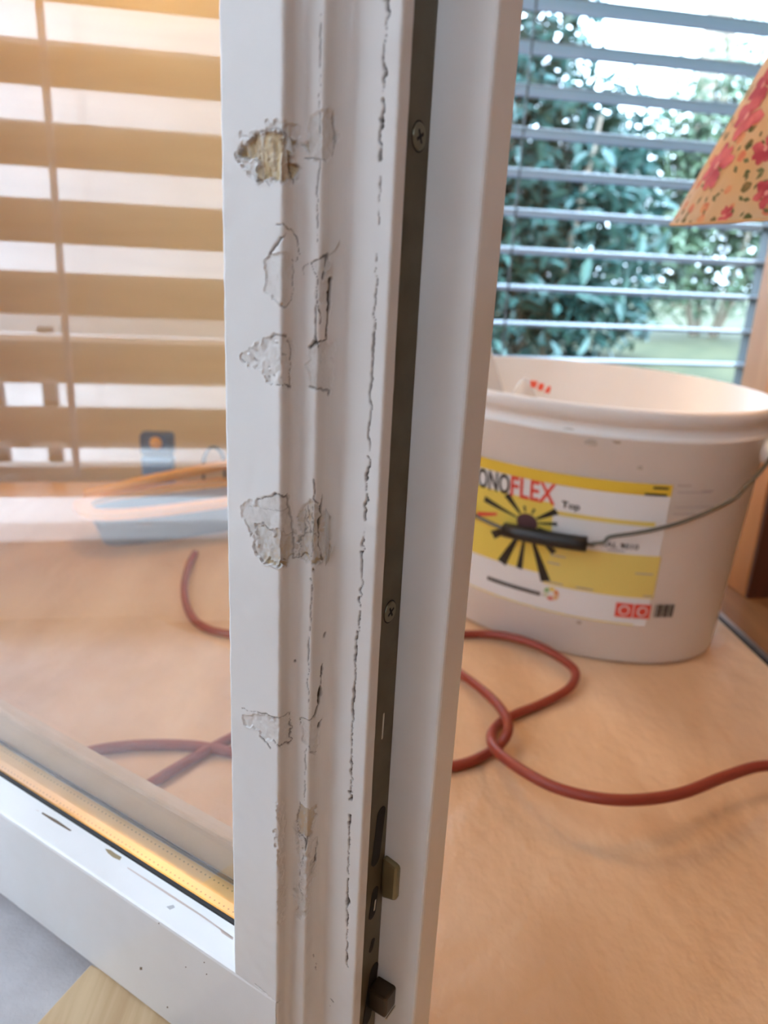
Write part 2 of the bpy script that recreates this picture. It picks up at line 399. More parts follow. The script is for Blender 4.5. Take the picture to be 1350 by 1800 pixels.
crack(Z6((610, 430), (605, 650)), 0.0003, 0.0005, 0.8)
crack(Z6((700, 440), (870, 455)), 0.0003, 0.0004, 0.6)
crack(Z6((825, -800), (822, -400), (815, 0), (820, 250)), 0.00028, 0.0005, 0.8)
crack(Z6((830, 460), (810, 560), (800, 680), (800, 900), (800, 1100)), 0.00028, 0.0005, 0.85)
# -- second
crack(Z6((430, 1200), (480, 1130), (555, 1040)), 0.0004, 0.0006, 0.75)
crack(Z6((450, 970), (530, 965), (590, 1010), (640, 1080), (655, 1200), (630, 1250), (600, 1240)), 0.0003, 0.0005, 0.8)
peel(Z6((390, 1225), (450, 1190), (540, 1200), (600, 1250), (610, 1400), (605, 1560), (580, 1610), (520, 1610), (450, 1560), (380, 1500), (390, 1350)), 0.00035, 0.3, 0.0001)
crack(Z6((605, 1270), (610, 1400), (600, 1570), (550, 1620), (500, 1600), (440, 1550)), 0.0003, 0.0004, 0.55)
peel(Z6((500, 1570), (545, 1575), (540, 1610), (510, 1600)), 0.0008, 0.9, 0.0002)
peel(Z6((740, 1270), (820, 1225), (880, 1220), (870, 1300), (850, 1390), (900, 1390), (890, 1600), (800, 1590), (800, 1400)), 0.0004, 0.35, 0.0001)
crack(Z6((740, 1270), (760, 1330), (800, 1400), (795, 1590), (830, 1680), (830, 1750)), 0.00035, 0.0006, 0.9)
crack(Z6((740, 1270), (820, 1230), (880, 1215)), 0.00035, 0.0006, 0.9)
crack(Z6((880, 1215), (870, 1290), (850, 1380)), 0.0005, 0.0008, 0.8)
crack(Z6((905, 1390), (890, 1600), (880, 1800), (870, 1850)), 0.00055, 0.001, 1.0)
crack(Z6((790, 1600), (788, 1800), (786, 1880)), 0.0003, 0.0005, 0.8)
crack(Z6((690, 1370), (690, 1300), (720, 1270)), 0.00025, 0.0004, 0.7)
# -- third
peel(Z7((350, 185), (455, 180), (480, 250), (490, 400), (465, 490), (420, 505), (345, 490), (320, 430), (240, 390), (160, 340), (200, 260)), 0.0003, 0.35, 0.0002, 0.0009)
crack(Z7((350, 190), (380, 180), (445, 180)), 0.0003, 0.0005, 0.7)
crack(Z7((455, 215), (475, 265), (468, 490)), 0.00035, 0.0006, 0.6)
crack(Z7((345, 488), (370, 490), (400, 498), (440, 480), (475, 492)), 0.0004, 0.0006, 0.9, 0.0004)
for p in ((165, 340), (320, 385), (330, 425), (370, 430), (400, 435), (430, 305), (240, 330)):
    crack(Z7(p, (p[0] + 14, p[1] + 6)), 0.0004, 0.0006, 0.5, 0.0004)
peel(Z7((590, 250), (620, 225), (700, 215), (735, 230), (735, 520), (650, 530), (590, 500), (570, 400)), 0.00035, 0.3, 0.00015)
crack(Z7((588, 252), (620, 225), (650, 215), (700, 205), (708, 100), (714, 0)), 0.0005, 0.001, 1.0)
crack(Z7((630, 0), (632, 100), (632, 210), (645, 250)), 0.0003, 0.0006, 0.85)
crack(Z7((590, 500), (650, 520), (715, 530), (712, 552)), 0.0004, 0.0006, 0.6)
# -- fourth, large
peel(Z7((280, 1210), (330, 1195), (450, 1190), (470, 1280), (490, 1440), (485, 1590), (430, 1650), (360, 1640), (300, 1590), (260, 1560), (250, 1480), (170, 1350), (165, 1260)), 0.0003, 0.4, 0.00012, 0.0008)
peel(Z7((250, 1400), (380, 1405), (480, 1430), (485, 1590), (430, 1600), (300, 1590), (260, 1560), (250, 1480)), 0.0007, 0.6, 0.0002, 0.0008)
crack(Z7((265, 1218), (300, 1205), (330, 1200), (380, 1195), (450, 1190)), 0.0004, 0.0006, 0.85, 0.0004)
crack(Z7((160, 1260), (300, 1270), (460, 1275)), 0.0002, 0.0004, 0.35)
crack(Z7((450, 1195), (465, 1280), (485, 1440), (485, 1590)), 0.0004, 0.0006, 0.55)
crack(Z7((250, 1395), (300, 1385), (420, 1400), (480, 1440)), 0.0003, 0.0006, 0.5, 0.0006)
woodchip(Z7((300, 1590), (350, 1600), (470, 1590), (470, 1610), (430, 1655), (380, 1640), (330, 1650)), 0.0010, 0.0009)
peel(Z7((520, 1290), (600, 1240), (660, 1250), (700, 1300), (700, 1620), (640, 1620), (540, 1600), (510, 1560), (510, 1440)), 0.0006, 0.6, 0.0003, 0.0008)
crack(Z7((620, 1090), (617, 1220), (650, 1245)), 0.0003, 0.0006, 0.85)
crack(Z7((672, 1190), (664, 1300), (656, 1420), (660, 1520), (672, 1600)), 0.0006, 0.001, 1.0)
crack(Z7((570, 1290), (560, 1420), (520, 1480), (520, 1560)), 0.0004, 0.0006, 0.6, 0.0006)
crack(Z7((590, 1270), (590, 1420), (620, 1440)), 0.0003, 0.0006, 0.6, 0.0006)
crack(Z7((612, 1280), (610, 1400), (605, 1560)), 0.0003, 0.0006, 0.6, 0.0005)
crack(Z7((530, 1440), (600, 1430), (660, 1440)), 0.0003, 0.0006, 0.5, 0.0005)
woodchip(Z7((560, 1580), (690, 1570), (690, 1625), (600, 1625)), 0.0008, 0.0009)
crack(Z7((490, 1590), (560, 1565), (600, 1575)), 0.0003, 0.0006, 0.85)
crack(Z7((602, 1630), (601, 1800)), 0.00028, 0.0005, 0.8)
# -- fifth
crack(Z8((568, -30), (565, 0), (558, 80), (550, 300), (542, 560), (550, 690)), 0.00028, 0.0005, 0.7)
crack(Z8((628, 430), (612, 650), (590, 735)), 0.0005, 0.0009, 1.0)
crack(Z8((150, 695), (250, 720), (320, 740), (395, 745), (440, 715)), 0.00035, 0.0006, 0.7)
peel(Z8((160, 730), (270, 735), (390, 750), (435, 730), (445, 800), (430, 905), (340, 890), (270, 870), (250, 820), (165, 790)), 0.00035, 0.25, 0.0002)
crack(Z8((440, 720), (446, 800), (434, 905), (400, 905), (340, 888)), 0.0004, 0.0006, 0.85, 0.0004)
crack(Z8((255, 855), (300, 900), (320, 930)), 0.0004, 0.0006, 0.8)
crack(Z8((495, 790), (500, 748), (580, 742)), 0.0003, 0.0006, 0.85)
peel(Z8((500, 755), (590, 745), (625, 760), (600, 950), (560, 960), (530, 920)), 0.00035, 0.3, 0.0001)
crack(Z8((628, 745), (612, 800)), 0.0005, 0.0009, 0.9)
crack(Z8((600, 945), (560, 958), (545, 920)), 0.0003, 0.0006, 0.6)
crack(Z8((528, 930), (526, 1080), (522, 1240)), 0.00025, 0.0005, 0.6)
# -- sixth
peel(Z9((430, 620), (520, 630), (500, 780), (450, 790), (420, 770), (415, 700)), 0.0007, 0.75, 0.0001)
crack(Z9((432, 615), (415, 700), (420, 770), (450, 795)), 0.0003, 0.0006, 0.7)
crack(Z9((452, 800), (460, 830), (458, 870), (476, 800)), 0.0008, 0.0014, 1.0)
peel(Z9((420, 780), (480, 790), (520, 800), (500, 1000), (470, 1180), (420, 1240), (400, 1100), (430, 980)), 0.0004, 0.4, 0.00035, 0.0009)
crack(Z9((430, 800), (450, 900), (430, 990)), 0.0003, 0.0006, 0.6, 0.0006)
crack(Z9((518, 850), (512, 920)), 0.0004, 0.0008, 0.9)
crack(Z9((430, 1000), (440, 1100), (415, 1180)), 0.0004, 0.0006, 0.5, 0.0008)
peel(Z9((320, 610), (345, 620), (350, 1200), (330, 1260), (322, 900)), 0.0003, 0.25, 0.0003, 0.0010)
crack(Z9((97, 1482), (200, 1555), (330, 1640)), 0.0004, 0.0006, 0.6)
for p in ((500, 1400), (515, 1450), (590, 1630), (580, 1665), (510, 1470)):
    crack(Z9(p, (p[0] + 6, p[1] + 12)), 0.0005, 0.0002, 0.9, 0.0004)
crack(Z8((645, 250), (642, 268)), 0.0005, 0.0003, 0.8); crack(Z8((465, 410), (467, 413)), 0.0004, 0.0003, 0.9)
# -- the black joint line between frame and seal
joint = [(684, -30), (680, 60), (675, 170), (669, 255)]
crack(joint, 0.00042, 0.0012, 1.0, 0.0004)
crack([(669, 260), (668, 280)], 0.0006, 0.001, 0.8, 0.0004, 0.2)
crack([(669, 310), (666, 395)], 0.0003, 0.0006, 0.7)
crack([(664, 448), (660, 525), (657, 580)], 0.0003, 0.001, 0.9, 0.0003)
crack([(657, 580), (652, 690), (648, 800)], 0.0003, 0.0007, 0.8, 0.0003, 0.9)
crack([(648, 800), (642, 880), (637, 960), (634, 1040)], 0.00042, 0.0012, 1.0, 0.0004)
crack([(634, 1040), (627, 1140), (620, 1260), (616, 1406)], 0.00036, 0.0012, 1.0, 0.0003)
crack([(614, 1434), (611, 1560), (609, 1700)], 0.00036, 0.0012, 1.0, 0.0003)
# brush the whole surface very slightly
depth += 0.00006 * N2
VU = pu[None, :] - nu[None, :] * depth; VW = pw[None, :] - nw_[None, :] * depth
Vv = np.stack([VU, VW, ZZ], -1).reshape(-1, 3)
idx = np.arange(nz_ * ns).reshape(nz_, ns)
quads = np.stack([idx[:-1, :-1], idx[:-1, 1:], idx[1:, 1:], idx[1:, :-1]], -1).reshape(-1, 4)
# core prism: back side points and the tall plain remainder above
def fast_mesh(name, V, Q):
    me = bpy.data.meshes.new(name); me.vertices.add(len(V)); me.vertices.foreach_set('co', np.asarray(V, np.float32).ravel())
    me.loops.add(len(Q) * 4); me.loops.foreach_set('vertex_index', np.asarray(Q, np.int32).ravel())
    me.polygons.add(len(Q)); me.polygons.foreach_set('loop_start', np.arange(0, len(Q) * 4, 4, dtype=np.int32))
    me.update(calc_edges=True); return me
SZ1 = 1.98
# coarse continuation above
step = list(range(0, ns, 6)) + [ns - 1]
base = len(Vv); extra = []
for zz in (Z_HI, SZ1):
    for j in step: extra.append((pu[j], pw[j], zz))
m_ = len(step); q2 = []
for j in range(m_ - 1): q2.append((base + j, base + j + 1, base + m_ + j + 1, base + m_ + j))
# bottom and back closure
bb = base + 2 * m_
PI_ = 0.0505
for zz in (Z_LO, SZ1):
    extra += [(PI_, 0.0385, zz), (-0.009, 0.0385, zz), (pu[0], pw[0], zz), (pu[-1], pw[-1], zz), (PI_, pw[-1], zz)]
q2 += [(bb + 4, bb + 0, bb + 5, bb + 9), (bb + 3, bb + 4, bb + 9, bb + 8), (bb + 0, bb + 1, bb + 6, bb + 5), (bb + 1, bb + 2, bb + 7, bb + 6)]
q2 += [(bb + 5, bb + 6, bb + 7, bb + 9), (bb + 4, bb + 2, bb + 1, bb + 0), (bb + 8, bb + 9, bb + 7, bb + 7 - 0)][:2]
Vall = np.vstack([Vv, np.array(extra)]); Qall = np.vstack([quads, np.array(q2)])
me = fast_mesh('stile', Vall, Qall)
for nm_, arr in (('damage', dmg), ('crack', crk)):
    at = me.attributes.new(nm_, 'FLOAT', 'POINT')
    at.data.foreach_set('value', np.r_[arr.reshape(-1), np.zeros(len(extra))].astype(np.float32))
m_stile = mat('chipped_paint', (0.8, 0.79, 0.77), 0.22)
def stile_nodes(m):
    a1 = N(m, 'ShaderNodeAttribute'); a1.attribute_name = 'damage'; a2 = N(m, 'ShaderNodeAttribute'); a2.attribute_name = 'crack'
    rp = N(m, 'ShaderNodeValToRGB'); el = rp.color_ramp.elements
    el[0].position = 0.0; el[0].color = (0.80, 0.79, 0.77, 1); el[1].position = 1.0; el[1].color = (0.66, 0.53, 0.32, 1)
    e = el.new(0.35); e.color = (0.73, 0.715, 0.69, 1); e = el.new(0.6); e.color = (0.63, 0.61, 0.575, 1); e = el.new(0.8); e.color = (0.62, 0.53, 0.40, 1)
    tc = N(m, 'ShaderNodeTexCoord'); nz = N(m, 'ShaderNodeTexNoise'); nz.inputs['Scale'].default_value = 420; nz.inputs['Detail'].default_value = 3
    mp = N(m, 'ShaderNodeMapping'); mp.inputs['Scale'].default_value = (1.6, 1.6, 0.35)
    L(m, tc.outputs['Object'], mp.inputs[0]); L(m, mp.outputs[0], nz.inputs['Vector'])
    # mottle damaged areas only
    sub = N(m, 'ShaderNodeMath'); sub.operation = 'SUBTRACT'; sub.inputs[1].default_value = 0.5; L(m, nz.outputs['Fac'], sub.inputs[0])
    mul = N(m, 'ShaderNodeMath'); mul.operation = 'MULTIPLY'; L(m, sub.outputs[0], mul.inputs[0]); L(m, a1.outputs['Fac'], mul.inputs[1])
    mul2 = N(m, 'ShaderNodeMath'); mul2.operation = 'MULTIPLY'; mul2.inputs[1].default_value = 0.7; L(m, mul.outputs[0], mul2.inputs[0])
    add = N(m, 'ShaderNodeMath'); add.operation = 'ADD'; L(m, a1.outputs['Fac'], add.inputs[0]); L(m, mul2.outputs[0], add.inputs[1]); L(m, add.outputs[0], rp.inputs[0])
    mx = N(m, 'ShaderNodeMix'); mx.data_type = 'RGBA'; L(m, a2.outputs['Fac'], mx.inputs[0]); L(m, rp.outputs[0], mx.inputs[6]); mx.inputs[7].default_value = (0.06, 0.048, 0.04, 1)
    L(m, mx.outputs[2], BS(m).inputs['Base Color'])
    mr = N(m, 'ShaderNodeMapRange'); mr.inputs[1].default_value = 0; mr.inputs[2].default_value = 0.5; mr.inputs[3].default_value = 0.22; mr.inputs[4].default_value = 0.6
    L(m, a1.outputs['Fac'], mr.inputs[0]); L(m, mr.outputs[0], BS(m).inputs['Roughness'])
stile_nodes(m_stile)
stile = link('lock_stile', me, m_stile, sash, smooth=True)
stile['label'] = 'white lock stile with peeling paint and bare wood spots'

# overlap lip behind the lock groove
G0, G1, LIPU, LIPW = 0.0541, 0.0383, 0.0733, 0.0561
def loc3(a, b, t): return (a, b, t)
lip_poly = [(0.0400, G1), (LIPU - 0.0012, G1), (LIPU - 0.0004, G1 + 0.0004), (LIPU, G1 + 0.0012), (LIPU, LIPW - 0.0015), (LIPU - 0.0005, LIPW - 0.0005), (LIPU - 0.0015, LIPW), (-0.009, LIPW), (-0.009, G1 + 0.0002), (0.0400, G1 + 0.0002)]
prism('overlap_lip', lip_poly, Z_LO, SZ1, loc3, m_paint, sash)

# lock strip with its fittings
pl_u = G0 - 0.0012
plate = prism('lock_strip', [(pl_u - 0.002, 0.0226), (pl_u, 0.0226), (pl_u, G1 - 0.0003), (pl_u - 0.002, G1 - 0.0003)], Z_LO, SZ1, loc3, m_steel, sash)
plate['label'] = 'dull olive metal lock strip'
def plate_pt(px, py, uu=None):
    r = LROT @ ray(px, py); uu = pl_u if uu is None else uu
    t = (uu - C_loc[0]) / r[0]; return C_loc + r * t
def disc_on_plate(name, c, ru, rz, h, material, parent, seg=20, inset=0.0):
    bm = bmesh.new(); bot = []; top = []
    for k in range(seg):
        a = 2 * math.pi * k / seg
        bot.append(bm.verts.new((pl_u - 0.0005, c[1] + ru * math.cos(a), c[2] + rz * math.sin(a))))
        top.append(bm.verts.new((pl_u + h, c[1] + ru * 0.9 * math.cos(a), c[2] + rz * 0.93 * math.sin(a))))
    bm.faces.new(top)
    for k in range(seg): bm.faces.new((bot[k], bot[(k + 1) % seg], top[(k + 1) % seg], top[k]))
    return link(name, bm_mesh(name, bm), material, parent)
for px, py in ((736, 240), (685, 1075)):
    c = plate_pt(px, py)
    disc_on_plate('screw_recess', c, 0.0047, 0.0050, 0.0001, m_dark, plate)
    sc = disc_on_plate('screw', c, 0.0041, 0.0043, 0.0005, m_screw, plate)
    h = pl_u + 0.00062
    bm = bmesh.new()
    for a in (0.5, 2.07):
        dx, dy = math.cos(a), math.sin(a)
        pts = [(-0.0022, -0.0005), (0.0022, -0.0005), (0.0022, 0.0005), (-0.0022, 0.0005)]
        vs = [bm.verts.new((h, c[1] + x * dx - y * dy, c[2] + x * dy + y * dx)) for x, y in pts]; bm.faces.new(vs)
    link('cross_slot', bm_mesh('cross_slot', bm), m_dark, plate)
def slot(name, px0, px1, wid, material, h=0.0002):
    a, b = plate_pt(*px0), plate_pt(*px1); n = 10; bm = bmesh.new(); ring = []
    for k in range(n): 
        t = math.pi * k / (n - 1); ring.append((b[1] + wid * math.cos(t), b[2] - wid * 0 - wid * math.sin(t)))
    for k in range(n):
        t = math.pi + math.pi * k / (n - 1); ring.append((a[1] + wid * math.cos(t), a[2] - wid * math.sin(t)))
    T = [bm.verts.new((pl_u + h, y, z)) for y, z in ring]; B = [bm.verts.new((pl_u - 0.0005, y, z)) for y, z in ring]
    bm.faces.new(T)
    for k in range(len(T)): bm.faces.new((T[k], T[(k + 1) % len(T)], B[(k + 1) % len(T)], B[k]))
    return link(name, bm_mesh(name, bm), material, plate)
slot('slot', (670, 1430), (660, 1510), 0.0032, m_dark)
slot('slot', (659, 1568), (654, 1606), 0.0026, m_dark)
slot('slot', (655, 1655), (652, 1668), 0.0016, m_dark)
slot('slot', (657, 1705), (645, 1790), 0.0036, m_dark)
slot('slit', (674, 1255), (671, 1297), 0.0006, m_bright)
slot('pin', (658, 1582), (656, 1598), 0.0006, m_bright, 0.0006)
c = plate_pt(682, 1528)
hexa('locking_cam', [(pl_u, c[1] - 0.006, c[2] - 0.011), (pl_u, c[1] + 0.003, c[2] - 0.011), (pl_u + 0.008, c[1] + 0.003, c[2] - 0.009), (pl_u + 0.008, c[1] - 0.006, c[2] - 0.009),
                     (pl_u, c[1] - 0.006, c[2] + 0.011), (pl_u, c[1] + 0.003, c[2] + 0.011), (pl_u + 0.008, c[1] + 0.003, c[2] + 0.009), (pl_u + 0.008, c[1] - 0.006, c[2] + 0.009)], m_brass, plate, 0.0015)
c = plate_pt(660, 1735)
cam2 = hexa('locking_cam', [(pl_u, c[1] - 0.007, c[2] - 0.006), (pl_u, c[1] + 0.005, c[2] - 0.006), (pl_u + 0.010, c[1] + 0.005, c[2] - 0.006), (pl_u + 0.010, c[1] - 0.007, c[2] - 0.006),
                     (pl_u, c[1] - 0.007, c[2] + 0.006), (pl_u, c[1] + 0.005, c[2] + 0.006), (pl_u + 0.010, c[1] + 0.005, c[2] + 0.006), (pl_u + 0.010, c[1] - 0.007, c[2] + 0.006)], m_darkmetal, plate, 0.0012)

hexa('cam_edge', [(pl_u + 0.0101, c[1] - 0.0068, c[2] - 0.0062), (pl_u + 0.0101, c[1] + 0.0045, c[2] - 0.0062), (pl_u + 0.0106, c[1] + 0.0045, c[2] - 0.0062), (pl_u + 0.0106, c[1] - 0.0068, c[2] - 0.0062),
                  (pl_u + 0.0101, c[1] - 0.0068, c[2] - 0.0052), (pl_u + 0.0101, c[1] + 0.0045, c[2] - 0.0052), (pl_u + 0.0106, c[1] + 0.0045, c[2] - 0.0052), (pl_u + 0.0106, c[1] - 0.0068, c[2] - 0.0052)], m_bright, plate)
# lifted paint flakes on the stile
def flake(pts, lift, pivot=0):
    """pixel outline on the stile, lift per point along the normal"""
    P = []
    for (x, y), h in zip(pts, lift):
        s, z = surf(x, y); j = min(int(s / S_cum[-1] * (ns - 1)), ns - 1)
        P.append(Vector((pu[j] + nu[j] * h, pw[j] + nw_[j] * h, z)))
    bm = bmesh.new(); cen = sum(P, Vector()) / len(P)
    T = [bm.verts.new(p) for p in P]; cv = bm.verts.new(cen)
    for i in range(len(T)): bm.faces.new((T[i], T[(i + 1) % len(T)], cv))
    r = bmesh.ops.solidify(bm, geom=list(bm.faces), thickness=0.00025)
    return link('paint_flake', bm_mesh('paint_flake', bm), m_paint, stile)
flake(Z6((965, 1075), (968, 1130), (935, 1185), (885, 1222), (880, 1212), (925, 1160)), [.003, .0022, .0012, .0003, .0004, .0016])
flake(Z6((870, 1240), (885, 1270), (870, 1320), (850, 1345), (848, 1325)), [.0004, .0016, .0014, .0003, .0003])
flake(Z7((690, 1265), (705, 1310), (702, 1520), (690, 1640), (684, 1500)), [.0004, .0014, .002, .0004, .0004])
flake(Z7((715, 1590), (765, 1485), (745, 1480), (722, 1540), (705, 1620)), [.0006, .0035, .003, .0012, .0003])
flake(Z9((390, 720), (415, 755), (425, 778), (412, 770)), [.0016, .0006, .0002, .0004])
flake(Z6((560, 270), (598, 320), (585, 400), (545, 370)), [.0008, .0003, .0012, .0005])
flake(Z6((345, 625), (350, 570), (300, 520), (285, 540), (325, 610)), [.0012, .001, .0006, .0004, .0004])
flake(Z9((325, 1630), (335, 1635), (332, 1650), (318, 1648)), [.0008, .0008, .0006, .0004])

# bottom rail of the sash
LEN = 0.752
UB0 = -LEN
rail_poly = [(-0.0003, 0.022), (-0.0003, 0.0848), (0.0001, 0.0860), (0.0012, 0.0866), (0.0130, 0.0950), (0.0130, 0.0905), (0.0180, 0.0880), (0.0385, 0.0880), (0.0385, 0.022)]
def loc_rail(a, b, t): return (t, a, b)
rail = prism('bottom_rail', rail_poly, UB0 + 0.02, 0.0243, loc_rail, m_paint, sash)
rail_in = prism('rail_overlap', [(0.0385, 0.022), (0.0561, 0.022), (0.0561, 0.100), (0.0385, 0.100)], UB0 + 0.02, -0.009, loc_rail, m_paint, sash)
prism('gasket', [(0.0128, 0.0948), (0.0128, 0.0962), (0.0142, 0.0966), (0.0142, 0.0905), (0.0131, 0.0905)], UB0 + 0.02, -0.008, loc_rail, m_gasket, sash)
prism('gasket', [(0.0335, 0.0915), (0.0335, 0.0938), (0.0342, 0.0938), (0.0342, 0.0915)], UB0 + 0.02, -0.008, loc_rail, m_gasket, sash)
prism('gasket', [(0.0178, 0.0885), (0.0178, 0.0908), (0.0184, 0.0908), (0.0184, 0.0885)], UB0 + 0.02, -0.008, loc_rail, m_gasket, sash)
spacer = prism('spacer_bar', [(0.0184, 0.0882), (0.0184, 0.0910), (0.0335, 0.0910), (0.0335, 0.0882)], UB0 + 0.02, -0.008, loc_rail, m_gold, sash)
spacer['label'] = 'gold coloured spacer bar with dotted perforations'
dots_v, dots_f = [], []
for row in (0.0212, 0.0305):
    u_ = -0.34
    while u_ < -0.01:
        b_ = len(dots_v)
        for k in range(6):
            a_ = k * math.pi / 3; dots_v.append((u_ + 0.00045 * math.cos(a_), row + 0.00045 * math.sin(a_), 0.09104))
        dots_f.append(tuple(range(b_, b_ + 6))); u_ += 0.0031
d_o = link('perforation', mesh('perforation', dots_v, dots_f), mat('perforation_brown', (0.28, 0.17, 0.05), 0.7), spacer); d_o['kind'] = 'stuff'
prism('glazing_bead', [(0.0384, 0.0885), (0.0384, 0.1095), (0.0392, 0.1108), (0.0405, 0.1112), (0.049, 0.1085), (0.0545, 0.100), (0.0545, 0.0885)], UB0 + 0.02, -0.008, loc_rail, m_bead, sash)
# panes
box('pane', (UB0 + 0.025, 0.0142, 0.089), (-0.0075, 0.0178, SZ1 - 0.07), glass_mat('outer_pane_glass', 2.9), sash)
box('pane', (UB0 + 0.025, 0.0343, 0.089), (-0.0075, 0.0382, SZ1 - 0.07), glass_mat('inner_pane_glass', 0.5), sash)
# the other members of the sash, mostly outside the picture
prism('hinge_stile', [(UB0 - 0.045, 0), (UB0 + 0.02, 0), (UB0 + 0.03, 0.0135), (UB0 + 0.03, 0.056), (UB0 - 0.045, 0.056)], Z_LO, SZ1, loc3, m_paint, sash)
box('top_rail', (UB0 + 0.02, 0.0, SZ1 - 0.08), (-0.009, 0.0135, SZ1), m_paint, sash)
box('top_rail', (UB0 + 0.02, 0.0390, SZ1 - 0.08), (-0.009, 0.0561, SZ1), m_paint, sash)
# worn marks on the bottom rail
def rail_pt(px, py):
    """pixel -> point on the sloping top of the rail"""
    r = LROT @ ray(px, py); p = np.array([0, 0.0014, 0.0866]); n = np.array([0, -(0.0950 - 0.0866), 0.0116]); n = n / np.linalg.norm(n)
    t = ((p - C_loc) @ n) / (r @ n); return C_loc + r * t + n * 0.0001
def rail_face_pt(px, py):
    r = LROT @ ray(px, py); t = (0.0 - C_loc[1]) / r[1]; q = C_loc + r * t; q[1] = -0.0004; return q
def patch(name, pts, fn, material, parent):
    P = [fn(*p) for p in pts]; return link(name, mesh(name, P, [tuple(range(len(P)))]), material, parent)
m_grime = mat('brown_grime', (0.16, 0.11, 0.07), 0.7)
m_rub = mat('rubbed_primer', (0.62, 0.52, 0.46), 0.6)
def Z4(*p): return [(x * .4148, 1300 + y * .4148) for x, y in p]
patch('scratch', Z4((180, 308), (240, 340), (305, 386), (296, 388), (230, 350), (176, 314)), rail_pt, m_grime, rail)
patch('scratch', Z4((150, 296), (165, 302), (165, 306)), rail_pt, m_rub, rail)
patch('chip', Z4((445, 462), (470, 468), (488, 482), (516, 498), (508, 512), (480, 500), (458, 482)), rail_pt, mat('chip_wood', (0.36, 0.27, 0.15), 0.7), rail)
patch('scratch', Z4((540, 540), (700, 640), (860, 745), (985, 835), (985, 842), (850, 748), (690, 645), (540, 546)), rail_pt, m_rub, rail)
patch('scratch', Z4((930, 800), (990, 838), (986, 850), (940, 820)), rail_pt, m_rub, rail)
patch('chip', Z4((705, 708), (735, 700), (742, 712), (720, 722)), rail_pt, mat('chip_grey', (0.5, 0.5, 0.5), 0.6), rail)
for p, r_ in (((600, 968), 7), ((790, 962), 3), ((878, 992), 3), ((676, 777), 3), ((712, 1132), 4), ((868, 942), 3)):
    patch('speck', Z4(*[(p[0] + r_ * math.cos(a) * (1.2 if k % 2 else .7), p[1] + r_ * math.sin(a)) for k, a in enumerate(np.linspace(0, 2 * math.pi, 9)[:-1])]), rail_face_pt, m_grime, rail)

# ------------------------------------------------------------------ floor cover, trim, mat, blocks, post
m_sheet = mat('tan_cover', (0.70, 0.44, 0.24), 0.38)
noise_col(m_sheet, (0.66, 0.41, 0.23), (0.86, 0.60, 0.38), 11, 8, (1, 0.35, 1), 0.3, 0.7, (0, 0, 0.25), 0.4)
bump(m_sheet, 46, 0.65, 0.005, (1, 0.6, 1), 8)
sA, sB = floor_pt(1262, 1088), floor_pt(1352, 1173)
sd = (sB - sA) / np.linalg.norm(sB - sA); sn = np.array([sd[1], -sd[0], 0.0]); sn = sn if sn[0] > 0 else -sn
E0, E1 = sA - sd * 0.42, sA + sd * 2.2
def flat_slab(name, pts, z0, z1, material, parent=None, bevel=0.0):
    bm = bmesh.new(); B = [bm.verts.new((p[0], p[1], z0)) for p in pts]; T = [bm.verts.new((p[0], p[1], z1)) for p in pts]; n = len(pts)
    bm.faces.new(B[::-1]); bm.faces.new(T)
    for i in range(n): bm.faces.new((B[i], B[(i + 1) % n], T[(i + 1) % n], T[i]))
    if bevel: bmesh.ops.bevel(bm, geom=list(bm.edges), offset=bevel, segments=2, affect='EDGES', profile=0.5)
    return link(name, bm_mesh(name, bm), material, parent)
lw = lambda q, d=D2 - 0.01: W2(q, d, 0)
bw = lambda q: W1(q, D1 - 0.015, 0)
sheet = empty('floor_cover', label='large tan floor cover lying under the bucket and cable, metal edged', cat='floor cover')
corner_q = -0.80
flat_slab('cover_panel', [E1, E0, bw(0.35), W1(-0.62, D1 - 0.015, 0), lw(-0.40), lw(0.9), lw(1.6)], -0.006, 0.0, m_sheet, sheet)
m_alu = mat('aluminium', (0.62, 0.61, 0.60), 0.35, 0.9)
flat_slab('edge_trim', [E0 + sn * 0.0005, E1 + sn * 0.0005, E1 + sn * 0.006, E0 + sn * 0.006], -0.006, 0.0006, m_gasket, sheet)
flat_slab('edge_trim', [E0 + sn * 0.006, E1 + sn * 0.006, E1 + sn * 0.012, E0 + sn * 0.012], -0.006, 0.0016, m_alu, sheet)
def sl(u, w): return P0 + SU * u + SW * w
m_mat = mat('grey_fleece', (0.50, 0.48, 0.48), 0.9); noise_col(m_mat, (0.46, 0.44, 0.44), (0.54, 0.52, 0.525), 40, 5); bump(m_mat, 500, 0.4, 0.001)
mo = flat_slab('floor_mat', [sl(-0.70, -0.30), sl(-0.02, -0.30), sl(-0.02, 0.035), sl(-0.70, 0.035)], 0.0, 0.003, m_mat)
tag(mo, 'grey fleece mat under the bottom rail of the open sash', 'mat')
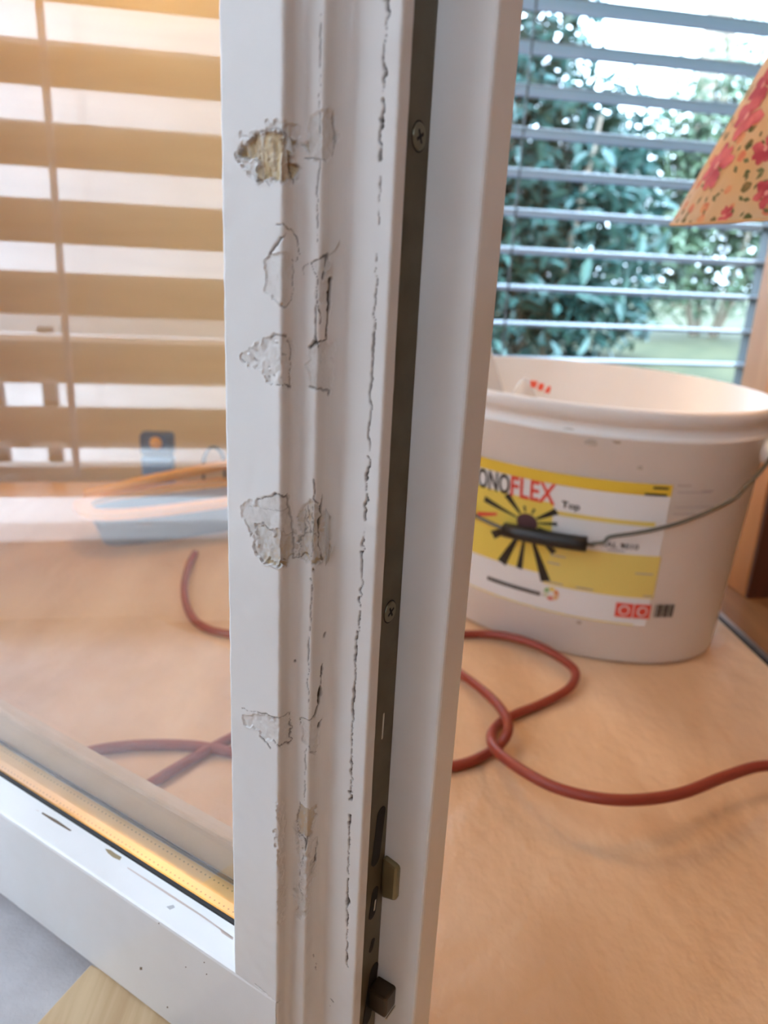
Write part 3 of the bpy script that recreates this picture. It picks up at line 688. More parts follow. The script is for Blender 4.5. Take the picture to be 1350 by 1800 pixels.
# wooden block propping the sash
zt = 0.0205
A_, B_ = floor_pt(160, 1694, zt), floor_pt(66, 1797, zt)
bd = (B_ - A_) / np.linalg.norm(B_ - A_); bn = np.array([-bd[1], bd[0], 0]); bn = bn if bn @ SU > 0 else -bn
m_pine = wood('pine_block', (0.50, 0.33, 0.17), (0.66, 0.48, 0.28), 9, (14, 1, 14), 0.6, (0, 0, math.atan2(bd[1], bd[0]) - math.pi / 2))
k = flat_slab('pine_board', [A_, A_ + bn * 0.062, B_ + bn * 0.062 + bd * 0.1, B_ + bd * 0.1], 0.003, zt, m_pine, None, 0.001)
tag(k, 'light pine offcut lying under the bottom rail of the sash', 'wood block')
A2 = A_ + bn * 0.066 + bd * 0.012
k = flat_slab('pine_board', [A2, A2 + bn * 0.05, A2 + bn * 0.05 + bd * 0.2, A2 + bd * 0.2], 0.003, zt - 0.003, wood('brown_block', (0.34, 0.20, 0.10), (0.45, 0.28, 0.15), 9, (14, 1, 14), 0.6, (0, 0, math.atan2(bd[1], bd[0]) - math.pi / 2)), None, 0.001)
tag(k, 'darker brown wood offcut beside the light pine offcut', 'wood block')
# post at the right
pf = floor_pt(1309, 1042) @ DW; pfd = floor_pt(1309, 1042) @ NW
post = empty('wooden_post', W1(pf + 0.06, pfd + 0.03, -0.006), label='dark orange brown wooden post standing to the right of the bucket', cat='post')
def rel(Wf, o): 
    l = np.array(o.location); return lambda q, d, z: Wf(q, d, z) - l
hexq('post_body', rel(W1, post), pf, pf + 0.14, pfd, pfd + 0.045, -0.006, CEIL, m_orange, post, 0.002)
hexq('front_board', rel(W1, post), pf + 0.001, pf + 0.139, pfd - 0.006, pfd - 0.0002, -0.006, CEIL, wood('dark_brown_board', (0.075, 0.022, 0.012), (0.11, 0.035, 0.018), 5, (8, 8, 0.8), 0.4), post, 0.001)
hexq('side_board', rel(W1, post), pf + 0.004, pf + 0.136, pfd + 0.0452, pfd + 0.10, -0.006, CEIL, m_lightwood, post, 0.002)

# ------------------------------------------------------------------ bucket
BC = np.array([0.217, 0.872, 0.0]); BROT = math.radians(-36.5); BH = 0.276
BA0, BB0, BA1, BB1 = 0.184, 0.126, 0.199, 0.160
bucket = empty('adhesive_bucket', (BC[0], BC[1], 0.0), BROT, 'large white plastic bucket with yellow printed label and wire handle', 'bucket')
def bk(th, z, off=0.0):
    """bucket wall point in bucket frame"""
    t = z / BH; a = BA0 + (BA1 - BA0) * t + off; b = BB0 + (BB1 - BB0) * t + off
    return np.array([a * math.cos(th), b * math.sin(th), z])
m_bucket = mat('white_plastic', (0.84, 0.80, 0.76), 0.38)
noise_col(m_bucket, (0.82, 0.78, 0.73), (0.87, 0.84, 0.805), 7, 5)
def ering(rows, seg=72):
    V = []; Fq = []
    for z, off in rows:
        for k in range(seg): V.append(bk(2 * math.pi * k / seg, z, off))
    for i in range(len(rows) - 1):
        for k in range(seg):
            k2 = (k + 1) % seg; Fq.append((i * seg + k, i * seg + k2, (i + 1) * seg + k2, (i + 1) * seg + k))
    return V, Fq
V, Fq = ering([(0.0, -0.010), (0.001, -0.004), (0.004, 0.0), (BH - 0.032, 0.0), (BH - 0.031, 0.0018), (BH - 0.027, 0.0022), (BH - 0.026, 0.0005), (BH - 0.016, 0.0005), (BH - 0.015, 0.003), (BH - 0.003, 0.0042), (BH, 0.0032), (BH + 0.0005, 0.0005), (BH - 0.001, -0.0018), (0.006, -0.0022)])
bme = mesh('bucket_body', V, Fq + [tuple(range(72))[::-1], tuple(range(13 * 72, 14 * 72))])
body = link('bucket_body', bme, m_bucket, bucket, smooth=True)
LB = np.array([[math.cos(BROT), math.sin(BROT), 0], [-math.sin(BROT), math.cos(BROT), 0], [0, 0, 1.0]])
Cb = LB @ (CPOS - BC)
def bpx(px, py):
    """pixel -> (theta, z) on the bucket wall"""
    r = LB @ ray(px, py); t = 0.3
    for _ in range(4000):
        p = Cb + r * t; k_ = p[2] / BH; a = BA0 + (BA1 - BA0) * k_; b = BB0 + (BB1 - BB0) * k_
        f = math.hypot(p[0] / a, p[1] / b) - 1
        if f < 0.0002: break
        t += max(0.00005, f * 0.1 * 0.6)
    return math.atan2(p[1] / b, p[0] / a), p[2]
def patch_bk(name, poly, off, material, parent, step=0.02):
    """polygon in (theta, z) laid on the bucket wall, cut into narrow columns so that it bends"""
    bm = bmesh.new(); vs = [bm.verts.new((t, z, 0)) for t, z in poly]; bm.faces.new(vs)
    tmin = min(t for t, _ in poly); tmax = max(t for t, _ in poly); t = tmin + step
    while t < tmax:
        bmesh.ops.bisect_plane(bm, geom=list(bm.verts) + list(bm.edges) + list(bm.faces), plane_co=(t, 0, 0), plane_no=(1, 0, 0)); t += step
    for v in bm.verts: v.co = Vector(bk(v.co.x, v.co.y, off))
    me_ = bpy.data.meshes.new(name); bm.to_mesh(me_); bm.free()
    return link(name, me_, material, parent)
m_lab = mat('label_white', (0.80, 0.78, 0.75), 0.4); m_yel = mat('label_yellow', (0.80, 0.53, 0.05), 0.4); m_yel2 = mat('label_pale_yellow', (0.78, 0.61, 0.16), 0.4)
m_blk = mat('label_black', (0.02, 0.018, 0.016), 0.45); m_red = mat('label_red', (0.75, 0.075, 0.045), 0.4); m_gry = mat('label_grey', (0.42, 0.37, 0.35), 0.5)
def rect_bk(name, p0, p1, off, material, parent, ext_left=None):
    t0, z0 = bpx(*p0); t1, z1 = bpx(*p1)
    if ext_left is not None: t0 = t0 - ext_left
    return patch_bk(name, [(t0, z0), (t1, z0), (t1, z1), (t0, z1)], off, material, parent)
# label geometry in (theta, z), read once from corner points
tR, zT = bpx(1183, 852); _, zTb = bpx(1183, 873)
tO, zO = bpx(862, 852)                      # just right of the sash edge, used for scale
lab = patch_bk('label', [(tO - 0.62, zT + 0.0005), (tR, zT + 0.0005), (tR, 0.048), (tO - 0.62, 0.048)], 0.0004, m_lab, body)
lab['label'] = 'yellow and white printed label'
patch_bk('label_band', [(tO - 0.62, zT), (tR, zT), (tR, zTb), (tO - 0.62, zTb)], 0.0007, m_yel, lab)
def poly_px(name, pts, off, material): return patch_bk(name, [bpx(*p) for p in pts], off, material, lab)
t1, z1 = bpx(966, 900); t2, z2 = bpx(1152, 918); _, z2b = bpx(1152, 926)
patch_bk('label_stripe', [(t1, z2), (t2, z2), (t2, z2b), (t1, z2b)], 0.0007, m_yel2, lab)
ta, za = bpx(960, 962); tb, zb = bpx(1162, 978); _, zc = bpx(1150, 1052)
patch_bk('label_block', [(ta, zb), (tb, zb), (tb, zc), (ta, zc)], 0.0007, m_yel2, lab)
tl, zl = bpx(867, 868); tm, zm = bpx(963, 1010); _, zmt = bpx(962, 882)
m_sun = mat('label_sun', (0.80, 0.60, 0.10), 0.4)
patch_bk('label_picture', [(tO - 0.60, zmt), (tm, zmt), (tm, zm), (tO - 0.60, zm)], 0.0007, m_sun, lab)
# dark rays of the sunburst
cxs, czs = bpx(927, 918)
def ray_bk(a0, a1, L0, L1, material=m_blk):
    R_ = 0.18
    def P(a, l): return (cxs + l * math.cos(math.radians(a)) / R_, czs + l * math.sin(math.radians(a)))
    patch_bk('label_ray', [P(a0, L0), P(a1, L0 * 0.9), P(a1, L1), P(a0, L1)], 0.0010, material, lab)
for a0, a1, L1 in ((-99, -92, .055), (-74, -65, .066), (-120, -110, .060), (-152, -140, .045), (28, 40, .034), (64, 72, .018), (98, 106, .018), (126, 138, .034), (160, 168, .05), (-20, -10, .03), (6, 14, .03), (-48, -38, .04)):
    ray_bk(a0, a1, 0.012, L1)
patch_bk('label_picture', [(cxs + 0.011 / .18 * math.cos(a), czs + 0.010 * math.sin(a)) for a in np.linspace(0, 2 * math.pi, 13)[:-1]], 0.0011, mat('label_plum', (0.12, 0.05, 0.05), 0.5), lab)
patch_bk('label_stroke', [bpx(840, 899), bpx(875, 901), bpx(874, 906), bpx(840, 907)], 0.0011, m_red, lab)
def text_bk(txt, px_left, px_right, height_m, off, material, bold=True, base_at=None):
    cu = bpy.data.curves.new('txt', 'FONT'); cu.body = txt; cu.size = 1.0; cu.resolution_u = 3
    if bold: cu.offset = 0.018
    to = bpy.data.objects.new('txt', cu); COL.objects.link(to)
    bpy.context.view_layer.update()
    dg = bpy.context.evaluated_depsgraph_get(); me_ = bpy.data.meshes.new_from_object(to.evaluated_get(dg))
    bpy.data.objects.remove(to); bpy.data.curves.remove(cu)
    co = np.array([v.co[:] for v in me_.vertices]); x0, x1 = co[:, 0].min(), co[:, 0].max(); y0, y1 = co[:, 1].min(), co[:, 1].max()
    (ta_, za_), (tb_, _) = px_left, px_right
    for v in me_.vertices:
        v.co = Vector(bk(ta_ + (v.co.x - x0) / (x1 - x0) * (tb_ - ta_), za_ + (v.co.y - y0) / (y1 - y0) * height_m, off))
    me_.name = 'lettering'
    return link('lettering', me_, material, lab)
tF0, zF0 = bpx(898, 871); tF1, zF1 = bpx(976, 886)
hF = bpx(900, 836)[1] - bpx(900, 872)[1]
text_bk('FLEX', (tF0, zF0), (tF1, zF0), hF, 0.0011, m_red)
wF = (tF1 - tF0) / 4.0
tN1 = tF0 - 0.1 * wF
text_bk('MONO', (tN1 - 4.35 * wF, zF0), (tN1, zF0), hF, 0.0011, m_blk)
tt0, zt0 = bpx(987, 892); tt1, _ = bpx(1019, 896)
text_bk('Top', (tt0, zt0 - 0.002), (tt1, zt0), 0.0095, 0.0011, m_blk)
tr0, zr0 = bpx(1062, 960); tr1, _ = bpx(1122, 962)
text_bk('RAL 9010', (tr0 - 0.02, zr0), (tr1, zr0), 0.0058, 0.0011, m_blk)
def fine(px0, px1, hpx, material=m_gry):
    a_, b_ = bpx(*px0), bpx(*px1); h_ = 0.00058 * hpx
    patch_bk('small_print', [(a_[0], a_[1]), (b_[0], a_[1]), (b_[0], a_[1] - h_), (a_[0], a_[1] - h_)], 0.0012, material, lab)
fine((1148, 855), (1175, 857), 4, m_blk); fine((1133, 866), (1172, 868), 4, m_blk)
for p0, p1 in (((968, 973), (995, 975)), ((962, 986), (985, 988)), ((1116, 1006), (1147, 1010)), ((1012, 1030), (1042, 1034)), ((962, 1020), (990, 1024)), ((1130, 1046), (1146, 1048)), ((1068, 964), (1098, 967))):
    fine(p0, p1, 2.5)
for p0, p1 in (((1190, 852), (1215, 850)), ((1190, 864), (1250, 858)), ((1185, 890), (1262, 880)), ((1182, 902), (1235, 897)), ((1232, 862), (1254, 860))):
    fine(p0, p1, 2.0, mat('print_mauve', (0.55, 0.48, 0.46), 0.5))
# maker line, colour wheel, pictograms, bar code
ml0, mz = bpx(858, 1012); ml1, _ = bpx(950, 1045)
for k in range(16):
    a_ = ml0 + (ml1 - ml0) * k / 16; patch_bk('small_print', [(a_, mz), (a_ + (ml1 - ml0) / 16 * .8, mz), (a_ + (ml1 - ml0) / 16 * .8, mz - 0.0045), (a_, mz - 0.0045)], 0.0011, m_blk, lab)
wc, wz = bpx(969, 1043); wheel_cols = [(0.75, 0.3, 0.1), (0.8, 0.6, 0.1), (0.3, 0.5, 0.2), (0.7, 0.7, 0.5), (0.75, 0.2, 0.15), (0.8, 0.5, 0.2)]
for k, c_ in enumerate(wheel_cols):
    a0, a1 = k * math.pi / 3, (k + 0.85) * math.pi / 3; r0, r1 = 0.0035, 0.008
    patch_bk('label_wheel', [(wc + r * math.cos(a) / .18, wz + r * math.sin(a)) for r, a in ((r0, a0), (r1, a0), (r1, (a0 + a1) / 2), (r1, a1), (r0, a1))], 0.0011, mat('wheel_%d' % k, c_, 0.5), lab)
p_l, p_z = bpx(1083, 1058); p_r, _ = bpx(1147, 1060); ph = 0.0165
half = (p_r - p_l) / 2
for k in range(2):
    a_ = p_l + k * half; patch_bk('pictogram', [(a_, p_z), (a_ + half * .94, p_z), (a_ + half * .94, p_z - ph), (a_, p_z - ph)], 0.0011, m_red, lab)
    cc = a_ + half * .47
    for r_, m2 in ((0.0058, m_lab), (0.0044, m_red)):
        patch_bk('pictogram', [(cc + r_ / .18 * math.cos(t), p_z - ph * .5 + r_ * math.sin(t)) for t in np.linspace(0, 2 * math.pi, 15)[:-1]], 0.0013 + (0.0044 if m2 is m_red else 0) * 0.05, m2, lab)
q_l, q_z = bpx(1152, 1062); q_r, _ = bpx(1186, 1060)
for k in range(9):
    a_ = q_l + (q_r - q_l) * k / 9; patch_bk('bar_code', [(a_, q_z), (a_ + (q_r - q_l) / 9 * (.75 if k % 3 else .45), q_z), (a_ + (q_r - q_l) / 9 * (.75 if k % 3 else .45), q_z - 0.015), (a_, q_z - 0.015)], 0.0011, m_blk, lab)
patch_bk('label_stripe', [(tO - 0.62, 0.0505), (tR - 0.08, 0.0505), (tR - 0.08, 0.0490), (tO - 0.62, 0.0490)], 0.0008, m_yel2, lab)
# smudges
for px, py, w_, h_ in ((1040, 778, 6, 3), (1085, 775, 4, 3), (1125, 822, 3, 2), (1018, 1094, 3, 2), (1000, 755, 6, 1.5)):
    t_, z_ = bpx(px, py)
    patch_bk('smudge', [(t_ + w_ * .004 * math.cos(a) * (1 + .3 * (k % 3)), z_ + h_ * 0.0010 * math.sin(a)) for k, a in enumerate(np.linspace(0, 2 * math.pi, 10)[:-1])], 0.0005, mat('smudge', (0.52, 0.45, 0.37), 0.7), body)
# wire handle with black grip: hangs in front of the wall
m_wire = mat('handle_wire', (0.13, 0.13, 0.11), 0.4, 0.4)
g0, g1 = bpx(896, 926), bpx(1031, 950)
def bkp(p, off): return bk(p[0], p[1], off)
wp = [bpx(1040, 950), bpx(1060, 947), bpx(1070, 938), bpx(1120, 930), bpx(1180, 915), bpx(1230, 895), bpx(1275, 872)]
gm = ((g0[0] + g1[0]) / 2, 0)
right = [bkp(p, 0.009) for p in wp]
tE = wp[-1][0] + 0.42
zE = BH - 0.045
last = wp[-1]
for k in range(1, 6):
    f = k / 5; right.append(bk(last[0] + (tE - last[0]) * f, last[1] + (zE - last[1]) * (f ** 0.8), 0.009))
left_t0 = g0[0]
tW = tE - math.pi
left = [bk(left_t0 + (tW - left_t0) * f, g0[1] + (zE - g0[1]) * (f ** 1.4), 0.010) for f in np.linspace(0, 1, 12)]
wire = list(reversed(left)) + [bkp(g0, 0.010), bkp(g1, 0.010)] + right
link('wire_handle', tube_mesh('wire_handle', catmull(wire, 4), 0.0021, 8), m_wire, bucket, smooth=True)
grip = [bk(g0[0] + (g1[0] - g0[0]) * f, g0[1] + (g1[1] - g0[1]) * f, 0.0115) for f in np.linspace(0, 1, 7)]
link('grip', tube_mesh('grip', grip, 0.0078, 14), mat('black_grip', (0.012, 0.012, 0.012), 0.45), bucket, smooth=True)
for te in (tE, tW):
    p = bk(te, zE, 0.004)
    o = link('handle_ear', lathe_mesh('handle_ear', [(0.0, -0.008), (0.014, -0.008), (0.014, 0.006), (0.010, 0.008), (0.0, 0.008)], 20), m_bucket, bucket, tuple(p), True)
    o.rotation_euler = (0, math.pi / 2, te)

# crumpled plastic bag inside the bucket
m_film = mat('cloudy_film', (0.78, 0.74, 0.70), 0.25); BS(m_film).inputs['Alpha'].default_value = 0.75
def bag_mesh():
    n = 26; V = []; Fq = []
    for i in range(n):
        for j in range(n):
            x = (i / (n - 1) - .5) * 2; y = (j / (n - 1) - .5) * 2; r = math.hypot(x, y)
            z = 0.072 * max(0, 1 - r * r * 0.55) + 0.018 * math.sin(5 * x + 3 * y) * math.cos(4 * y - x) + 0.010 * math.sin(11 * x - 7 * y)
            V.append((x * 0.085, y * 0.075, max(z, 0.0) + 0.002))
    for i in range(n - 1):
        for j in range(n - 1): Fq.append((i * n + j, (i + 1) * n + j, (i + 1) * n + j + 1, i * n + j + 1))
    return mesh('bag_film', V, Fq)
bloc = (BC[0] - 0.075, BC[1] + 0.02, 0.172)
bag = empty('plastic_bag', bloc, 0.3, 'crumpled cloudy plastic bag with red print inside the bucket', 'bag')
bf = link('bag_film', bag_mesh(), m_film, bag, smooth=True)
# filler in bucket that carries the bag
fill = link('dry_filling', lathe_mesh('dry_filling', [(0.0, 0.170), (0.97, 0.169), (0.95, 0.150), (0.92, 0.10), (0, 0.10)], 48, (BA0 + (BA1 - BA0) * .6 - .003, BB0 + (BB1 - BB0) * .6 - .003), 0), mat('filling', (0.72, 0.66, 0.58), 0.8), bucket, smooth=False)
tipv = [(-0.03, 0.05, 0.06), (0.02, 0.055, 0.06), (-0.022, 0.06, 0.140), (-0.008, 0.062, 0.132), (-0.03, 0.066, 0.06), (0.02, 0.07, 0.06)]
link('bag_corner', mesh('bag_corner', tipv, [(0, 1, 3, 2), (4, 2, 3, 5), (0, 2, 4), (1, 5, 3)]), m_film, bag)
rp_ = [(-0.006, -0.052), (0.004, -0.052), (0.007, -0.040), (-0.002, -0.036), (-0.010, -0.042)]
for k in range(3):
    xo = -0.004 + 0.0085 * k
    link('red_print', mesh('red_print', [(xo, -0.05, 0.0965 - 0.003 * k), (xo + 0.0065, -0.05, 0.0955 - 0.003 * k), (xo + 0.0095, -0.047, 0.1025 - 0.003 * k), (xo + 0.003 * k, -0.047, 0.1035 - 0.003 * k), (xo + 0.004, -0.043, 0.096 - 0.003 * k)], [(0, 1, 2, 3), (3, 2, 4), (2, 1, 4), (1, 0, 4), (0, 3, 4)]), m_red, bag)

# ------------------------------------------------------------------ red cable
m_cable = mat('red_cable', (0.30, 0.045, 0.026), 0.42)
CRR = 0.0044
def cp(pts): return [floor_pt(x, y, z) for x, y, z in pts]
z0 = CRR + 0.0002
strand_a = cp([(343, 972, z0), (332, 995, z0), (324, 1030, z0), (330, 1070, z0), (352, 1098, z0), (400, 1114, z0), (520, 1122, z0), (680, 1122, z0), (815, 1115, z0), (880, 1117, 0.008), (940, 1133, 0.012), (990, 1160, 0.012), (1012, 1184, 0.010), (998, 1212, 0.008),
              (950, 1238, z0), (905, 1256, z0), (878, 1272, z0), (864, 1292, 0.010), (870, 1316, 0.020), (905, 1346, 0.026), (970, 1382, 0.030), (1045, 1402, 0.032), (1120, 1406, 0.032), (1200, 1394, 0.030), (1275, 1365, 0.028), (1345, 1346, 0.026), (1440, 1352, 0.018), (1540, 1372, z0), (1680, 1400, z0), (1800, 1390, z0 - 0.0058), (2000, 1330, z0 - 0.0058)])
strand_b = cp([(215, 1408, z0), (250, 1387, z0), (310, 1350, z0), (370, 1316, z0), (440, 1280, z0), (560, 1220, z0), (700, 1170, z0), (780, 1170, z0), (820, 1192, 0.008), (862, 1226, 0.014), (888, 1258, 0.020), (893, 1284, 0.018), (880, 1308, 0.010),
              (850, 1328, z0), (800, 1346, z0), (700, 1352, z0), (560, 1342, z0), (410, 1322, z0), (340, 1311, z0), (260, 1309, z0), (190, 1315, z0), (135, 1327, z0), (100, 1338, z0)])
co_ = link('red_cable', tube_mesh('red_cable', catmull(strand_a, 8), CRR, 12), m_cable, None, smooth=True)
tag(co_, 'dark red cable looping past the bucket and sweeping right across the floor cover', 'cable')
co_ = link('red_cable', tube_mesh('red_cable', catmull(strand_b, 8), CRR, 12), m_cable, None, smooth=True)
tag(co_, 'dark red cable hooked through the other, its two ends behind the glass', 'cable')

# ------------------------------------------------------------------ lamp shade, top right
lp = on_plane(1199, 394, NW, 0.62)
LR = 0.132
_n1, _n2 = ray(1180, 393), ray(1350, 378)
nS = np.cross(_n2, _n1); nS = nS / np.linalg.norm(nS); nS = nS if nS[2] > 0 else -nS
eF = NW - (NW @ nS) * nS; eF /= np.linalg.norm(eF)
nS = nS + eF * (-0.02); nS /= np.linalg.norm(nS)                # a hair towards the viewer, the shade hangs askew
eR = DW - (DW @ nS) * nS; eR /= np.linalg.norm(eR)
lam_c = lp + eR * LR * 0.985 - NW * 0.02
LZ = lam_c[2]
lamp = empty('floral_lamp', (lam_c[0], lam_c[1], LZ), label='hanging lamp with floral fabric shade at the upper right', cat='lamp')
SQ = Vector((0, 0, 1)).rotation_difference(Vector(nS))
SMI = np.array(SQ.to_matrix()).T
m_fab = mat('floral_fabric', (0.70, 0.53, 0.33), 0.85)
def fabric_nodes(m):
    tc = N(m, 'ShaderNodeTexCoord'); b = BS(m)
    base_mp, base_nz, base_rp = noise_col(m, (0.66, 0.42, 0.18), (0.62, 0.50, 0.36), 9, 3)
    prev = base_rp.outputs[0]
    def layer(scale, thr, col1, col2, prev, seed, sx=(1, 1, 1), soft=0.03, use='F1'):
        mp = N(m, 'ShaderNodeMapping'); mp.inputs['Location'].default_value = (seed, seed * 1.7, seed * .6); mp.inputs['Scale'].default_value = sx
        nz = N(m, 'ShaderNodeTexNoise'); nz.inputs['Scale'].default_value = scale * 2.4; nz.inputs['Detail'].default_value = 1
        ad = N(m, 'ShaderNodeVectorMath'); ad.operation = 'MULTIPLY_ADD'; ad.inputs[1].default_value = (0.35 / scale,) * 3
        vo = N(m, 'ShaderNodeTexVoronoi'); vo.inputs['Scale'].default_value = scale
        L(m, tc.outputs['Object'], mp.inputs[0]); L(m, mp.outputs[0], nz.inputs['Vector']); L(m, nz.outputs['Color'], ad.inputs[0]); L(m, mp.outputs[0], ad.inputs[2]); L(m, ad.outputs[0], vo.inputs['Vector'])
        mr = N(m, 'ShaderNodeMapRange'); mr.inputs[1].default_value = thr; mr.inputs[2].default_value = thr - soft; mr.inputs[3].default_value = 0; mr.inputs[4].default_value = 1
        L(m, vo.outputs['Distance'], mr.inputs[0])
        mxc = N(m, 'ShaderNodeMix'); mxc.data_type = 'RGBA'; mxc.inputs[6].default_value = (*col1, 1); mxc.inputs[7].default_value = (*col2, 1)
        n2 = N(m, 'ShaderNodeTexNoise'); n2.inputs['Scale'].default_value = scale * 3; L(m, tc.outputs['Object'], n2.inputs['Vector'])
        cr = N(m, 'ShaderNodeMapRange'); cr.inputs[1].default_value = 0.4; cr.inputs[2].default_value = 0.6; L(m, n2.outputs['Fac'], cr.inputs[0]); L(m, cr.outputs[0], mxc.inputs[0])
        mx = N(m, 'ShaderNodeMix'); mx.data_type = 'RGBA'; L(m, mr.outputs[0], mx.inputs[0]); L(m, prev, mx.inputs[6]); L(m, mxc.outputs[2], mx.inputs[7])
        return mx.outputs[2]
    prev = layer(75, 0.30, (0.10, 0.11, 0.03), (0.26, 0.16, 0.05), prev, 3.1)
    prev = layer(48, 0.24, (0.62, 0.20, 0.10), (0.70, 0.34, 0.15), prev, 9.4)
    L(m, prev, b.inputs['Base Color'])
    b.inputs['Transmission Weight'].default_value = 0.0
    return prev
fabric_nodes(m_fab)
# translucent cloth
tl_ = N(m_fab, 'ShaderNodeBsdfTranslucent'); ad_ = N(m_fab, 'ShaderNodeMixShader'); ad_.inputs[0].default_value = 0.35
src = BS(m_fab).inputs['Base Color'].links[0].from_socket
L(m_fab, src, tl_.inputs['Color']); outn = [n_ for n_ in m_fab.node_tree.nodes if n_.type == 'OUTPUT_MATERIAL'][0]
L(m_fab, BS(m_fab).outputs[0], ad_.inputs[1]); L(m_fab, tl_.outputs[0], ad_.inputs[2]); L(m_fab, ad_.outputs[0], outn.inputs[0])
SH = 0.176; RT = 0.034
shade = link('lamp_shade', lathe_mesh('lamp_shade', [(LR, 0), (LR * .999, 0.001), (RT, SH), (RT - 0.0015, SH), (LR - 0.0025, 0.001), (LR, 0)], 64), m_fab, lamp, smooth=False)
shade['label'] = 'floral fabric shade with red flowers'
shade.rotation_mode = 'QUATERNION'; shade.rotation_quaternion = SQ
# printed flowers on the shade
def shade_pt(th, h, off=0.0007):
    r = LR + (RT - LR) * h / SH + off; return (r * math.cos(th), r * math.sin(th), h + off * 0.5)
m_pet = mat('petal_red', (0.62, 0.075, 0.07), 0.85); noise_col(m_pet, (0.36, 0.025, 0.035), (0.62, 0.12, 0.10), 60, 3)
m_pet2 = mat('petal_pink', (0.72, 0.26, 0.20), 0.85); m_leaf_p = mat('print_green', (0.13, 0.12, 0.035), 0.85)
def shade_px(px, py):
    r = SMI @ ray(px, py); o = SMI @ (CPOS - np.array(lamp.location)); best = None
    for t in np.linspace(0.4, 1.4, 4000):
        p = o + r * t; rr = LR + (RT - LR) * p[2] / SH
        if 0 <= p[2] <= SH and math.hypot(p[0], p[1]) <= rr: best = p; break
    if best is None: return None
    return math.atan2(best[1], best[0]), best[2]
def flower(th, h, size, seed, nm='flower_print'):
    r = random.Random(seed); V = []; Fq = []
    n = 7
    for k in range(n):
        a = 2 * math.pi * k / n + r.uniform(-.25, .25); l = size * r.uniform(.75, 1.1); wdt = size * 0.30
        rr = LR + (RT - LR) * h / SH
        def P(x, y): return shade_pt(th + x / rr, max(0.001, min(SH - .002, h + y)), 0.0007 + 0.00003 * k)
        b_ = len(V); ca, sa = math.cos(a), math.sin(a)
        for x, y in ((0.1 * l, -.2 * wdt), (0.6 * l, -wdt), (0.95 * l, -.45 * wdt), (l, .3 * wdt), (0.6 * l, wdt), (0.1 * l, .2 * wdt)): V.append(P(x * ca - y * sa, x * sa + y * ca))
        Fq.append(tuple(range(b_, b_ + 6)))
    o = link(nm, mesh(nm, V, Fq), m_pet, shade)
    V2 = [shade_pt(th + 0.16 * size / 0.13 * math.cos(a), max(0.001, h + 0.16 * size * math.sin(a)), 0.0011) for a in np.linspace(0, 2 * math.pi, 9)[:-1]]
    link('flower_centre', mesh('flower_centre', V2, [tuple(range(8))]), m_pet2, shade)
for i, (px, py, sz) in enumerate(((1262, 292, .019), (1315, 205, .019), (1344, 150, .016), (1349, 340, .012), (1348, 262, .013), (1275, 380, .007))):
    q = shade_px(px, py)
    if q: flower(q[0], max(q[1], 0.004), sz, i)
for i in range(80):
    th = random.uniform(0, 2 * math.pi); flower(th, random.uniform(0.02, SH - 0.02), random.uniform(.012, .019), 100 + i) if not (math.radians(150) < th < math.radians(300)) else None
def sprig(th, h, l, a):
    rr = LR + (RT - LR) * h / SH; V = []
    for x, y in ((0, 0), (.5 * l, -.25 * l), (l, 0), (.5 * l, .25 * l)):
        X, Y = x * math.cos(a) - y * math.sin(a), x * math.sin(a) + y * math.cos(a); V.append(shade_pt(th + X / rr, max(0.001, min(SH - .002, h + Y)), 0.0006))
    link('leaf_print', mesh('leaf_print', V, [(0, 1, 2, 3)]), m_leaf_p, shade)
for px, py in ((1305, 255), (1318, 285), (1330, 300), (1295, 305), (1310, 320), (1325, 335), (1300, 345), (1320, 352), (1290, 365), (1310, 372), (1338, 325), (1338, 270), (1340, 230), (1245, 345), (1258, 355), (1235, 325), (1225, 360), (1285, 225), (1298, 235), (1240, 368), (1215, 370), (1268, 340), (1335, 352), (1345, 300), (1342, 368)):
    q = shade_px(px, py)
    if q: sprig(q[0], q[1], random.uniform(.0045, .0075), random.uniform(0, 6.28))
link('shade_edge', tube_mesh('shade_edge', [(LR * math.cos(a), LR * math.sin(a), 0.0) for a in np.linspace(0, 2 * math.pi, 65)], 0.0014, 6, caps=False), mat('shade_trim', (0.6, 0.33, 0.14), 0.8), shade, smooth=True)
link('socket', lathe_mesh('socket', [(0.0, 0.11), (0.014, 0.11), (0.014, 0.15), (0.010, 0.165), (0.004, 0.175), (0.0, 0.175)], 20), m_white, lamp, smooth=True)
mb_ = mat('bulb', (1, 0.8, 0.55), 0.4); BS(mb_).inputs['Emission Color'].default_value = (1, 0.62, 0.28, 1); BS(mb_).inputs['Emission Strength'].default_value = 6.0
link('bulb', lathe_mesh('bulb', [(0.0, 0.040), (0.012, 0.043), (0.022, 0.056), (0.026, 0.070), (0.022, 0.086), (0.013, 0.10), (0.011, 0.11)], 20), mb_, lamp, smooth=True)
link('hanging_cord', tube_mesh('hanging_cord', [(0, 0, 0.172), (0, 0, 1.0), (0, 0, CEIL - LZ)], 0.003, 8), m_white, lamp)
link('spoke', tube_mesh('spoke', [(-RT + .001, 0, SH - 0.002), (0, 0, SH - 0.002), (RT - .001, 0, SH - 0.002)], 0.0015, 6), m_wire, shade)
ll = bpy.data.lights.new('lamp_light', 'POINT'); ll.energy = 0.6; ll.color = (1.0, 0.60, 0.28); ll.shadow_soft_size = 0.03
lo_ = bpy.data.objects.new('lamp_light', ll); COL.objects.link(lo_); lo_.parent = lamp; lo_.location = (0, 0, 0.02)

